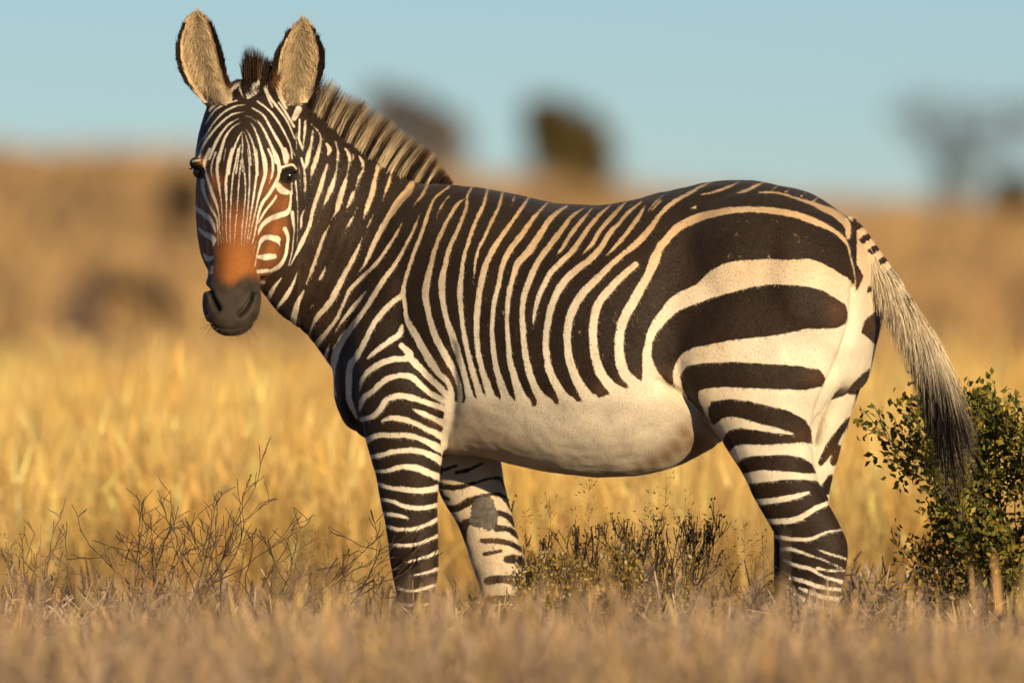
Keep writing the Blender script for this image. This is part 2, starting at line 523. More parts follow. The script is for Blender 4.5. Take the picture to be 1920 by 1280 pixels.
# airy seed panicles of fine grass
def panicles(name, label, spots):
    V_, F_, C_, off = [], [], [], 0
    for px, top, y in spots:
        kk = (DIST + y) / DIST / S
        x = (px - 960) * kk; z1 = EYE - (top - HORIZON) * kk
        z0 = float(ground_z([x], [y])[0])
        ln = z1 - z0
        lean = rng.normal(0, .09, 2)
        rt = np.array([[x - lean[0] * ln, y - lean[1] * ln, z0]])
        dd = unit(np.array([[lean[0], lean[1], 1.0]]))
        v, f = strands(rt, dd, np.array([ln]), np.array([.0017]), nseg=4, taper=.5)
        n = 26
        t_ = rng.uniform(.72, 1.0, n)
        p_ = rt + dd * (ln * t_)[:, None]
        bd = unit(np.column_stack([rng.normal(0, .7, (n, 2)), rng.uniform(.3, 1.0, n)]))
        bl = rng.uniform(.02, .06, n) * (1.25 - t_)[:] * 2.2
        v2_, f2_ = strands(p_, bd, bl, np.full(n, .0009), nseg=2, droop=np.column_stack([np.zeros((n, 2)), -bl * .2]))
        e = p_ + bd * bl[:, None]
        v3_, f3_ = strands(e, unit(bd + rng.normal(0, .3, (n, 3))), np.full(n, .010), np.full(n, .0032), nseg=1)
        col = np.array([.22, .145, .075])
        for vv, ff_ in ((v, f), (v2_, f2_), (v3_, f3_)):
            V_.append(vv); F_.append(ff_ + off); off += len(vv); C_.append(np.tile(col * rng.uniform(.7, 1.3), (len(vv), 1)))
    o = mesh_np(name, np.vstack(V_), np.vstack(F_), M_GRASS, cols=np.vstack(C_))
    tag(o, label, 'grass', kind='stuff')


sp = [(1105, 905, .3), (1235, 925, .2), (1250, 890, .4), (1285, 930, .1), (1210, 950, .3), (1030, 930, .4), (1075, 950, .1), (1135, 960, .2), (1170, 985, .3), (985, 960, .2), (1300, 985, .2)]
sp += [(rng.uniform(0, 720), rng.uniform(980, 1090), rng.uniform(-.4, .8)) for _ in range(26)] + [(rng.uniform(1290, 1480), rng.uniform(960, 1090), rng.uniform(-.3, .8)) for _ in range(12)]
panicles('seed_grass', 'fine grass with airy seed heads among the shrubs', sp)


# ------------------------------------------------------------------ far trees and bushes on the rise
def far_tree(name, label, cat, px, top, bottom, width, y, nleaf, size, cols, trunk_col, seed, group=None, lobes=9, bare=False, shape=None):
    rnd = random.Random(seed)
    k = (DIST + y) / DIST / S
    x = (px - 960) * k
    z = float(ground_z([x], [y])[0])
    h = EYE - (top - HORIZON) * k - z
    wd = width * k
    root = empty(name, (x, y, z))
    tag(root, label, cat, group)
    T = Twigs()
    for i in range(4 if bare else 3):
        T.grow(Vector((x + rnd.uniform(-.1, .1) * wd, y, z - .05)), Vector((rnd.uniform(-.5, .5) * wd / h, rnd.uniform(-.3, .3), 1)).normalized(), h * .48, .035 * h * (.6 if bare else 1) * .6, 3, rnd, zig=.25, spread=.55 if bare else .45, up=.1)
    v, f = T.mesh()
    mesh_np('trunk', v, f, M_TWIG, root, cols=np.tile(trunk_col, (len(v), 1)))
    c = []
    for i in range(lobes):
        if shape:
            sx_, sz_, sr_ = shape[i % len(shape)]
            c.append((x + sx_ * wd, y + rnd.uniform(-.25, .25) * wd, z + sz_ * h, sr_ * wd))
        else:
            a = rnd.uniform(0, 6.28); rr_ = rnd.uniform(0, .32) * wd
            c.append((x + math.cos(a) * rr_, y + math.sin(a) * rr_, z + h * rnd.uniform(.30, .80), wd * rnd.uniform(.16, .26)))
    c = np.array(c)
    i = rng.integers(0, len(c), nleaf)
    dirs = unit(rng.normal(size=(nleaf, 3)))
    pos = c[i, :3] + dirs * (c[i, 3] * rng.random(nleaf) ** .45)[:, None]
    pos[:, 2] = np.maximum(pos[:, 2], z + .03)
    tips = [(tuple(p_), tuple(d_)) for p_, d_ in zip(pos, dirs)]
    v, f, cc = leaves(tips, nleaf, size, cols, .02, .8)
    mesh_np('crown', v, f, M_LEAF, root, cols=cc)['kind'] = 'stuff'
    return root


OL = [(.16, .118, .035), (.20, .14, .04), (.12, .09, .032)]  # leaf colours of the far trees, lightened to carry distance haze
GB = [(.20, .145, .10), (.16, .12, .088), (.22, .16, .115)]  # grey brown leaves, haze lightening put into the colour as well
far_tree('tree', 'tall narrow olive tree standing on the rise above the zebra back', 'tree', 1065, 180, 405, 180, 375, 7000, .19, OL, (.05, .035, .025), 4, lobes=9,
         shape=[(-.30, .82, .16), (-.16, .72, .24), (.05, .55, .34), (.16, .52, .30), (.25, .34, .30), (-.12, .34, .34), (.05, .2, .4), (-.28, .55, .18), (.2, .15, .34)])
far_tree('tree', 'brown thinly leafed tree on the rise behind the zebra mane', 'tree', 775, 165, 390, 210, 375, 3200, .18, GB, (.07, .05, .04), 8, lobes=9,
         shape=[(-.30, .85, .15), (-.12, .74, .2), (.08, .66, .2), (.28, .52, .2), (.34, .34, .2), (.25, .2, .24), (0, .42, .22), (-.2, .5, .18), (0.1, .15, .26)])
far_tree('tree', 'bare grey tree with a wide open crown on the rise behind the tail', 'tree', 1810, 185, 400, 290, 375, 2400, .14, [(.16, .13, .11), (.12, .10, .085)], (.09, .075, .065), 15, lobes=10, bare=True,
         shape=[(-.36, .84, .18), (-.16, .86, .2), (.08, .84, .2), (.34, .72, .16), (-.2, .6, .2), (.02, .55, .2), (.2, .5, .18), (-.05, .3, .18), (-.12, .15, .14), (.4, .86, .14)])
far_tree('bush', 'dark rounded bush on the rise at the foot of the bare tree', 'bush', 1905, 335, 470, 130, 330, 2600, .15, [(.075, .05, .022), (.10, .07, .03)], (.05, .035, .025), 16, lobes=6)
for a in (('dark brown bush on the slope behind the zebra face', 345, 318, 175, 92, 2200), ('low dark bush flat on the plain below the sloping hill', 250, 535, 100, 120, 900), ('low dark bush at the edge of the plain near the zebra muzzle', 305, 570, 85, 90, 800)):
    lab, px_, top_, y_, wd_p, nl = a
    far_tree('bush', lab, 'bush', px_, top_, 0, wd_p, y_, nl, .13, [(.085, .058, .036), (.11, .075, .045)], (.05, .035, .025), int(px_), lobes=7)

# ================================================================== ZEBRA
YAW = R(12.0)                        # the rump is a little nearer to the camera than the shoulders
LAT = np.array([math.sin(YAW), math.cos(YAW), 0.0])


def mid_y(px):
    return (1300.0 - px) / S * math.tan(YAW)


class Hull:
    """Collects closed tubes and blobs that are fused into one continuous skin."""
    def __init__(self):
        self.v, self.f, self.n = [], [], 0

    def add(self, v, f):
        self.v.append(v); self.f += [[i + self.n for i in q] for q in f]; self.n += len(v)

    def loft(self, rings, p=2.2, seg=28, steps=4):
        """rings: rows of 9 numbers c(3), A(3), B(3)."""
        r = catmull(np.asarray(rings, float), steps)
        th = np.linspace(0, 2 * math.pi, seg, endpoint=False)
        c, s = np.cos(th), np.sin(th)
        ca = np.sign(c) * np.abs(c) ** (2 / p); sa = np.sign(s) * np.abs(s) ** (2 / p)
        v = (r[:, None, 0:3] + r[:, None, 3:6] * ca[None, :, None] + r[:, None, 6:9] * sa[None, :, None]).reshape(-1, 3)
        m = len(r)
        f = []
        for i in range(m - 1):
            for j in range(seg):
                k = (j + 1) % seg
                f.append([i * seg + j, i * seg + k, (i + 1) * seg + k, (i + 1) * seg + j])
        v = np.vstack([v, r[0, 0:3], r[-1, 0:3]])
        a, b = m * seg, m * seg + 1
        for j in range(seg):
            k = (j + 1) % seg
            f.append([a, k, j]); f.append([b, (m - 1) * seg + j, (m - 1) * seg + k])
        self.add(v, f)

    def ball(self, c, ax, ay, az, nu=20, nv=12):
        """Ellipsoid with three axis vectors."""
        v = [c + az]
        for i in range(1, nv):
            a = math.pi * i / nv
            for j in range(nu):
                b = 2 * math.pi * j / nu
                v.append(c + az * math.cos(a) + ax * math.sin(a) * math.cos(b) + ay * math.sin(a) * math.sin(b))
        v.append(c - az)
        f = []
        for j in range(nu):
            f.append([0, 1 + j, 1 + (j + 1) % nu])
            o = 1 + (nv - 2) * nu
            f.append([len(v) - 1, o + (j + 1) % nu, o + j])
        for i in range(nv - 2):
            for j in range(nu):
                k = (j + 1) % nu
                f.append([1 + i * nu + j, 1 + (i + 1) * nu + j, 1 + (i + 1) * nu + k, 1 + i * nu + k])
        self.add(np.array(v), f)


H = Hull()
# trunk: vertical slices (column, top row, bottom row, half width)
trunk = [(1646, 505, 600, .05), (1634, 470, 660, .12), (1610, 430, 730, .19), (1570, 396, 735, .235), (1510, 361, 735, .262), (1440, 341, 760, .225), (1390, 338, 800, .212),
         (1340, 340, 836, .225), (1250, 359, 880, .280), (1150, 381, 893, .31), (1050, 383, 888, .30), (950, 361, 866, .275),
         (870, 349, 853, .245), (800, 345, 850, .205), (740, 372, 842, .175), (690, 450, 822, .15), (655, 560, 795, .12), (632, 640, 750, .06)]
rings = []
for px, t, b, hw in trunk:
    y = mid_y(px)
    a, c = P(px, t, y), P(px, b, y)
    rings.append(np.concatenate([(a + c) / 2, (a - c) / 2, LAT * hw]))
H.loft(rings, p=2.35, seg=40)
# neck: (dorsal px, ventral px, depth of the axis, half width)
neck = [((900, 352), (735, 800), .135, .17), ((845, 346), (690, 765), .145, .165), ((790, 339), (640, 716), .15, .145), ((735, 315), (606, 668), .15, .125), ((680, 282), (575, 630), .145, .112),
        ((630, 243), (548, 606), .14, .103), ((590, 208), (524, 590), .135, .096), ((545, 190), (500, 560), .13, .09), ((505, 190), (470, 520), .13, .07)]
rings = []
for (dx, dy), (vx, vy), y, hw in neck:
    a, c = P(dx, dy, y), P(vx, vy, y)
    rings.append(np.concatenate([(a + c) / 2, (a - c) / 2, np.array([0.10, 1.0, 0]) * hw]))
H.loft(rings, p=2.0, seg=32)


def limb(rows, depth, p=2.1):
    """rows: (row, left column, right column, half depth[, depth])."""
    rg = []
    for r_ in rows:
        py, xl, xr, hd = r_[:4]
        y = r_[4] if len(r_) > 4 else depth
        a, c = P(xl, py, y), P(xr, py, y)
        rg.append(np.concatenate([(a + c) / 2, (c - a) / 2, np.array([LAT[0] * 0.0, 1.0, 0]) * hd]))
    H.loft(rg, p=p, seg=26)


# near hind leg
limb([(400, 1400, 1560, .09, -.09), (440, 1350, 1580, .13, -.125), (490, 1315, 1596, .135, -.145), (560, 1284, 1606, .135, -.165), (640, 1262, 1602, .13, -.18), (700, 1264, 1585, .125, -.185), (760, 1302, 1552, .11, -.19),
      (800, 1333, 1534, .10, -.19), (837, 1358, 1525, .088, -.19), (886, 1391, 1529, .074, -.19), (940, 1418, 1552, .06, -.19), (975, 1435, 1571, .055, -.19),
      (1012, 1457, 1588, .05, -.19), (1043, 1470, 1589, .047, -.19), (1081, 1481, 1581, .042, -.19), (1123, 1492, 1572, .036, -.19), (1170, 1494, 1564, .034, -.19),
      (1208, 1490, 1564, .038, -.19), (1245, 1498, 1552, .033, -.19), (1278, 1490, 1556, .042, -.19), (1322, 1476, 1566, .056, -.19)], -.19)
# far hind leg
limb([(480, 1470, 1640, .08, .09), (560, 1478, 1660, .11, .09), (640, 1480, 1645, .115, .09), (700, 1478, 1622, .11, .09), (785, 1465, 1594, .09, .09), (846, 1460, 1575, .075, .09),
      (893, 1456, 1561, .062, .09), (940, 1450, 1553, .055, .09), (1000, 1450, 1560, .05, .09), (1040, 1452, 1556, .045, .09), (1090, 1452, 1530, .037, .09), (1150, 1452, 1516, .034, .09),
      (1200, 1448, 1518, .038, .09), (1240, 1455, 1508, .033, .09), (1275, 1448, 1512, .042, .09), (1320, 1436, 1522, .054, .09)], .09)
# near fore leg
limb([(560, 670, 800, .05, .03), (640, 655, 850, .085, .02), (700, 660, 852, .10, .015), (760, 670, 842, .095, .015), (800, 679, 836, .085, .015), (841, 688, 832, .075, .015), (883, 700, 827, .068, .015),
      (911, 708, 824, .062, .015), (947, 716, 821, .058, .015), (1004, 727, 822, .054, .015), (1047, 732, 824, .052, .015), (1090, 739, 820, .046, .015), (1140, 748, 812, .036, .015),
      (1195, 750, 808, .036, .015), (1232, 747, 812, .04, .015), (1265, 757, 802, .033, .015), (1290, 750, 808, .04, .015), (1322, 738, 818, .054, .015)], .015)
# far fore leg
limb([(760, 760, 925, .08, .27), (820, 790, 934, .08, .28), (863, 808, 938, .075, .28), (900, 815, 944, .068, .28), (929, 826, 951, .062, .28), (954, 839, 958, .058, .28), (988, 858, 965, .055, .28),
      (1025, 872, 976, .053, .28), (1066, 885, 985, .05, .28), (1110, 899, 984, .042, .28), (1160, 908, 975, .036, .28), (1205, 905, 978, .038, .28), (1240, 914, 970, .034, .28), (1268, 908, 976, .04, .28), (1305, 898, 986, .052, .28)], .28)
X, Y, Z = np.eye(3)
# shoulder, point of shoulder, far chest, stifle, elbow
H.ball(P(1415, 500, -.075), X * .225, Y * .218, Z * .195)
H.ball(P(1440, 500, .05), X * .22, Y * .19, Z * .17)
H.ball(P(1300, 560, -.08), X * .16, Y * .18, Z * .17)
H.ball(P(765, 600, .05), X * .13, Y * .105, Z * .24)
H.ball(P(700, 690, .06), X * .075, Y * .09, Z * .13)
H.ball(P(672, 745, .22), X * .055, Y * .10, Z * .085)
H.ball(P(1300, 720, -.14), X * .05, Y * .07, Z * .10)
H.ball(P(822, 775, .02), X * .035, Y * .06, Z * .08)

# head: (row, left column, right column, front depth, back depth)
def head_loft(rows, p=2.3):
    rg = []
    for py, xl, xr, f, b in rows:
        y = (f + b) / 2
        a, c = P(xl, py, y), P(xr, py, y)
        rg.append(np.concatenate([(a + c) / 2, (c - a) / 2, np.array([0, 1.0, 0]) * (b - f) / 2]))
    H.loft(rg, p=p, seg=36)


head_loft([(152, 440, 520, .07, .17), (170, 412, 538, .045, .20), (195, 391, 550, .02, .22), (240, 375, 556, -.012, .24), (290, 366, 554, -.03, .25), (325, 369, 548, -.048, .24),
           (380, 376, 530, -.07, .20), (430, 382, 508, -.092, .14), (480, 389, 494, -.112, .08), (515, 390, 488, -.128, .03), (540, 383, 489, -.145, 0.0), (565, 379, 490, -.158, -.02),
           (590, 382, 486, -.162, -.03), (608, 391, 477, -.158, -.04), (622, 405, 463, -.145, -.06), (630, 420, 448, -.125, -.08)], p=2.35)
head_loft([(268, 392, 548, .05, .22), (300, 376, 560, .03, .26), (340, 368, 564, .02, .28), (390, 367, 563, .01, .28), (435, 369, 557, 0.0, .26), (472, 375, 546, -.01, .22), (500, 386, 527, -.02, .17), (518, 400, 500, -.02, .12)], p=2.2)
for ex, ey in ((541, 318), (373, 312)):                       # brow and lower lid
    s = 1 if ex > 450 else -1
    H.ball(P(ex - s * 4, ey - 6, .045), X * .030, Y * .045, Z * .018)
    H.ball(P(ex - s * 14, ey + 32, .045), X * .018, Y * .03, Z * .013)
H.ball(P(401, 556, -.115), X * .026, Y * .035, Z * .032)      # nostril wings
H.ball(P(470, 556, -.115), X * .024, Y * .035, Z * .032)


# ears: cupped shells, open to the front
def ear(rows, y0, cup, lean):
    rows = catmull(np.array(rows, float) + np.array([0, -4.0, 4.0]), 5)
    m, nt = len(rows), 15
    t = np.linspace(-1, 1, nt)
    F, B = [], []
    s = np.linspace(0, 1, m)
    for i, (py, xl, xr) in enumerate(rows):
        h = (xr - xl) / 2 / S
        for tt in t:
            px = (xl + xr) / 2 + tt * (xr - xl) / 2
            c = min(cup, h * 0.95)
            yf = y0 + lean * (1 - s[i]) + c * (1 - abs(tt) ** 2.2)
            th = 0.013 * (1 - 0.55 * abs(tt) ** 3)
            F.append(P(px, py, yf)); B.append(P(px, py, yf + th))
    n = m * nt
    f = []
    q = lambda i, j: i * nt + j
    for i in range(m - 1):
        for j in range(nt - 1):
            f.append([q(i, j), q(i + 1, j), q(i + 1, j + 1), q(i, j + 1)])
            f.append([n + q(i, j), n + q(i, j + 1), n + q(i + 1, j + 1), n + q(i + 1, j)])
        f.append([q(i, 0), n + q(i, 0), n + q(i + 1, 0), q(i + 1, 0)])
        f.append([q(i, nt - 1), q(i + 1, nt - 1), n + q(i + 1, nt - 1), n + q(i, nt - 1)])
    for j in range(nt - 1):
        f.append([q(0, j), q(0, j + 1), n + q(0, j + 1), n + q(0, j)])
        f.append([q(m - 1, j), n + q(m - 1, j), n + q(m - 1, j + 1), q(m - 1, j + 1)])
    H.add(np.array(F + B), f)


EAR_L = [(26, 364, 374), (38, 350, 391), (60, 339, 402), (85, 331, 411), (110, 332, 418), (135, 339, 423), (160, 353, 430), (185, 376, 434), (205, 392, 432)]
EAR_R = [(39, 566, 575), (53, 547, 588), (75, 531, 599), (100, 518, 606), (130, 512, 605), (158, 513, 596), (183, 524, 582), (205, 536, 568)]
ear(EAR_L, .055, .045, .035)
ear(EAR_R, .055, .045, .035)
# neck of each ear
H.ball(P(412, 190, .10), X * .035, Y * .05, Z * .03)
H.ball(P(548, 196, .10), X * .032, Y * .05, Z * .035)

# dock of the tail
TAIL = np.array([(1578, 425), (1612, 462), (1650, 512), (1690, 572), (1722, 622), (1752, 680), (1774, 730)], float)
TAIL_R = [.040, .034, .031, .028, .025, .020, .012]
TAIL_Y = [-.09, -.11, -.13, -.14, -.145, -.15, -.15]
tl = np.array([P(a, b, y) for (a, b), y in zip(TAIL, TAIL_Y)])
rings = []
for i in range(len(tl)):
    tg = tl[min(i + 1, len(tl) - 1)] - tl[max(i - 1, 0)]
    tg /= np.linalg.norm(tg)
    b = np.array([0, 1.0, 0]); a = np.cross(tg, b); a /= np.linalg.norm(a)
    rings.append(np.concatenate([tl[i], a * TAIL_R[i], b * TAIL_R[i]]))
H.loft(rings, p=2.0, seg=18)

# fuse to one skin
me = bpy.data.meshes.new('hull')
me.from_pydata(np.vstack(H.v).tolist(), [], H.f)
bm = bmesh.new(); bm.from_mesh(me)
bmesh.ops.recalc_face_normals(bm, faces=bm.faces)
bm.to_mesh(me); bm.free()
tmp = bpy.data.objects.new('hull', me); COL.objects.link(tmp)
md = tmp.modifiers.new('fuse', 'REMESH'); md.mode = 'VOXEL'; md.voxel_size = 0.0044; md.adaptivity = 0.0
dg = bpy.context.evaluated_depsgraph_get()
me2 = bpy.data.meshes.new_from_object(tmp.evaluated_get(dg))
bpy.data.objects.remove(tmp); bpy.data.meshes.remove(me)
nv = len(me2.vertices)
V = np.empty(nv * 3, np.float32); me2.vertices.foreach_get('co', V); V = V.reshape(-1, 3).astype(float)
E = np.empty(len(me2.edges) * 2, np.int32); me2.edges.foreach_get('vertices', E); E = E.reshape(-1, 2)
nq = len(me2.polygons)
ltot = np.empty(nq, np.int32); me2.polygons.foreach_get('loop_total', ltot)
lv = np.empty(len(me2.loops), np.int32); me2.loops.foreach_get('vertex_index', lv)
lst = np.concatenate([[0], np.cumsum(ltot)[:-1]])
QF = [np.stack([lv[lst[ltot == k] + j] for j in range(k)], -1) for k in np.unique(ltot)]
deg = np.bincount(E.ravel(), minlength=nv).astype(float)[:, None]
deg[deg == 0] = 1


def smooth_field(F, it, mask=None):
    F = F.copy()
    for k in range(it):
        acc = np.zeros_like(F)
        for c in range(F.shape[1]):
            acc[:, c] = np.bincount(E[:, 0], F[E[:, 1], c], nv) + np.bincount(E[:, 1], F[E[:, 0], c], nv)
        new = F + 0.55 * (acc / deg - F)
        F = new if mask is None else np.where((mask > k)[:, None], new, F)
    return F


U, W = to_px(V)
it = np.full(nv, 22)
it[(U < 575) & (W < 650)] = 9
it[(W < 185) & (U < 615)] = 3
it[W > 1040] = 6
it[(U > 1250) & (U < 1590) & (W > 375) & (W < 640)] = 90
V = smooth_field(V, 90, it)

# finer skin on the face, where the stripes are narrow
bm = bmesh.new()
bvs = [bm.verts.new(c) for c in V]
for q in QF:
    for r_ in q:
        bm.faces.new([bvs[i] for i in r_])
U, W = to_px(V)
fine_ = (U < 572) & (W < 650) & (V[:, 1] < .13)
bm.verts.index_update()
bmesh.ops.subdivide_edges(bm, edges=[e for e in bm.edges if fine_[e.verts[0].index] and fine_[e.verts[1].index]], cuts=1, use_grid_fill=True, smooth=0.3)
bm.verts.index_update()
V = np.array([v.co[:] for v in bm.verts], float)
by = {}
for f_ in bm.faces:
    by.setdefault(len(f_.verts), []).append([v.index for v in f_.verts])
big = [f_ for k in by if k > 4 for f_ in by[k]]
for f_ in big:
    for j in range(1, len(f_) - 1):
        by.setdefault(3, []).append([f_[0], f_[j], f_[j + 1]])
QF = [np.array(by[k], np.int32) for k in (3, 4) if k in by]
bm.free()
nv = len(V)


def seg_dist(u, w, line):
    """Distance (photo px) of points to a polyline."""
    best = np.full(u.shape, 1e9)
    for (x0, y0), (x1, y1) in zip(line[:-1], line[1:]):
        dx, dy = x1 - x0, y1 - y0
        t = np.clip(((u - x0) * dx + (w - y0) * dy) / (dx * dx + dy * dy + 1e-9), 0, 1)
        best = np.minimum(best, np.hypot(u - x0 - t * dx, w - y0 - t * dy))
    return best


def normals(V):
    N = np.zeros_like(V)
    for q in QF:
        a, b, c = V[q[:, 0]], V[q[:, 1]], V[q[:, 2]]
        n = np.cross(b - a, c - a)
        for j in range(q.shape[1]):
            for k in range(3):
                N[:, k] += np.bincount(q[:, j], n[:, k], nv)
    return unit(N)


# modelled creases: nostrils, mouth, jaw, flank fold, groin, cleft under the tail, muscle grooves
U, W = to_px(V); N = normals(V)
NOSL = [(386, 541), (394, 546), (398, 560), (407, 578)]
NOSR = [(476, 547), (472, 563), (462, 580), (450, 590)]
front = (V[:, 1] < .0) & (U < 520)
disp = np.zeros(nv)
for ln, dep, wd in ((NOSL, .020, 5.5), (NOSR, .017, 5.0), ([(389, 606), (410, 616), (436, 619), (462, 614), (479, 604)], .0035, 2.5)):
    disp -= dep * np.exp(-(seg_dist(U, W, ln) / wd) ** 2) * front
near = N[:, 1] < 0.1
for ln, dep, wd in (([(1236, 716), (1275, 738), (1318, 785), (1350, 826)], .012, 7),
                    ([(1604, 540), (1602, 600), (1584, 660), (1556, 720), (1538, 770), (1526, 830)], .016, 9),
                    ([(845, 650), (850, 720), (846, 780), (838, 830)], .010, 12),
                    ([(668, 800), (662, 740), (650, 700)], .006, 10),
                    ([(745, 640), (760, 560), (800, 470), (850, 400)], .004, 22),
                    ([(1235, 700), (1250, 600), (1300, 500)], .006, 25),
                    ([(520, 585), (560, 520), (600, 420), (640, 330)], .004, 16)):
    disp -= dep * np.exp(-(seg_dist(U, W, ln) / wd) ** 2) * near
disp += (vnoise(V * 14, 1) - .5) * .007 * (W > 330) * (U > 560) + (vnoise(V * 45, 2) - .5) * .0016
# wrinkled skin of the neck and behind the elbow
wr = np.exp(-(seg_dist(U, W, [(560, 590), (640, 450)]) / 60) ** 2)
disp += wr * np.sin((U * .9 + W * .35) * .33) * .0012 * (vnoise(V * 20, 8))
V += N * disp[:, None]
N = normals(V)
U, W = to_px(V)
print('zebra skin verts', nv)

# ------------------------------------------------------------------ coat pattern: signed distance (px) to white, drawn stripe by stripe
GX0, GY0, GW, GH = 300, 0, 1560, 1345
SD = np.full((GH, GW), 60.0)


def stroke(tr, pts, dark=False):
    """pts (u, v, width) in the units of the tracing; tr = (x0, y0, scale)."""
    p = catmull(np.array(pts, float), 6)
    x = tr[0] + p[:, 0] / tr[2]; y = tr[1] + p[:, 1] / tr[2]; r = np.maximum(p[:, 2], 1) / tr[2] / 2
    x -= GX0; y -= GY0
    pad = 26
    a0, a1 = int(max(0, x.min() - r.max() - pad)), int(min(GW, x.max() + r.max() + pad))
    b0, b1 = int(max(0, y.min() - r.max() - pad)), int(min(GH, y.max() + r.max() + pad))
    if a1 <= a0 or b1 <= b0: return
    xx, yy = np.meshgrid(np.arange(a0, a1) + .0, np.arange(b0, b1) + .0)
    best = np.full(xx.shape, 60.0)
    for i in range(len(x) - 1):
        dx, dy = x[i + 1] - x[i], y[i + 1] - y[i]
        t = np.clip(((xx - x[i]) * dx + (yy - y[i]) * dy) / (dx * dx + dy * dy + 1e-9), 0, 1)
        best = np.minimum(best, np.hypot(xx - x[i] - t * dx, yy - y[i] - t * dy) - (r[i] + (r[i + 1] - r[i]) * t))
    g = SD[b0:b1, a0:a1]
    if dark: np.maximum(g, -best, out=g)
    else: np.minimum(g, best, out=g)


def poly(tr, pts, dark=False):
    p = np.array(pts, float)
    x = tr[0] + p[:, 0] / tr[2] - GX0; y = tr[1] + p[:, 1] / tr[2] - GY0
    pad = 30
    a0, a1 = int(max(0, x.min() - pad)), int(min(GW, x.max() + pad))
    b0, b1 = int(max(0, y.min() - pad)), int(min(GH, y.max() + pad))
    xx, yy = np.meshgrid(np.arange(a0, a1) + .0, np.arange(b0, b1) + .0)
    best = np.full(xx.shape, 1e9); inside = np.zeros(xx.shape, bool)
    n = len(x)
    for i in range(n):
        j = (i + 1) % n
        dx, dy = x[j] - x[i], y[j] - y[i]
        t = np.clip(((xx - x[i]) * dx + (yy - y[i]) * dy) / (dx * dx + dy * dy + 1e-9), 0, 1)
        best = np.minimum(best, np.hypot(xx - x[i] - t * dx, yy - y[i] - t * dy))
        if y[i] != y[j]:
            inside ^= ((y[i] > yy) != (y[j] > yy)) & (xx < (x[j] - x[i]) * (yy - y[i]) / (y[j] - y[i]) + x[i])
    sd = np.where(inside, -best, best)
    g = SD[b0:b1, a0:a1]
    if dark: np.maximum(g, -sd, out=g)
    else: np.minimum(g, sd, out=g)


PX = (0, 0, 1)
T1 = (310, 10, 4.0); T2 = (340, 280, 3.554); T3 = (480, 300, 3.368); T4 = (540, 560, 3.556); T5 = (820, 320, 3.048)
T6 = (1180, 320, 3.2); T7 = (1180, 640, 2.1333); T8 = (640, 760, 3.2); T9 = (540, 140, 5.333)

# hind quarter and belly: white ground, dark bands laid on it
poly(T6, [(75, 1240), (75, 1100), (100, 980), (140, 890), (190, 830), (230, 770), (300, 725), (400, 680), (480, 600), (560, 555), (650, 535), (760, 530), (850, 525), (950, 530), (1080, 525), (1150, 545), (1230, 590), (1310, 640), (1358, 690), (1370, 640), (1420, 590), (1560, 600), (1600, 700), (1600, 1500), (1400, 2200), (1150, 2300), (400, 1900), (200, 1500), (60, 1330)])
poly(PX, [(838, 850), (836, 790), (846, 752), (862, 752), (880, 758), (905, 762), (935, 764), (968, 764), (1000, 760), (1036, 757), (1078, 752), (1122, 745), (1163, 730), (1202, 718), (1235, 722), (1300, 770), (1360, 840), (1330, 930), (1000, 930), (860, 880)])
poly(T6, [(135, 1110), (140, 1030), (170, 970), (220, 910), (300, 840), (400, 800), (500, 765), (620, 730), (740, 700), (850, 685), (980, 690), (1080, 700), (1160, 720), (1240, 770), (1290, 800), (1308, 850), (1300, 910), (1250, 940), (1150, 945), (1060, 945), (980, 965), (860, 985), (740, 1000), (600, 1015), (480, 1040), (380, 1060), (320, 1090), (280, 1140), (258, 1200), (262, 1290), (220, 1260), (180, 1210), (150, 1160)], True)
poly(T7, [(205, 140), (230, 100), (300, 88), (420, 84), (560, 92), (680, 100), (760, 115), (782, 150), (770, 178), (700, 192), (600, 188), (480, 184), (380, 180), (310, 185), (275, 195), (272, 225), (300, 290), (280, 270), (235, 225), (212, 180)], True)
poly(T7, [(315, 270), (330, 240), (400, 232), (480, 240), (560, 260), (640, 280), (700, 315), (725, 350), (732, 412), (700, 400), (640, 405), (540, 412), (460, 408), (420, 415), (400, 438), (380, 410), (378, 385), (400, 355), (450, 347), (520, 358), (600, 370), (655, 374), (660, 365), (600, 345), (520, 325), (450, 305), (410, 297), (370, 305), (335, 335), (320, 300)], True)
poly(T7, [(432, 490), (455, 465), (520, 458), (620, 455), (690, 465), (730, 490), (745, 525), (700, 525), (600, 515), (520, 512), (460, 525), (446, 530)], True)
poly(T7, [(460, 572), (530, 565), (620, 555), (700, 553), (752, 560), (780, 600), (800, 640), (900, 720), (900, 1400), (540, 1400), (560, 800)], True)
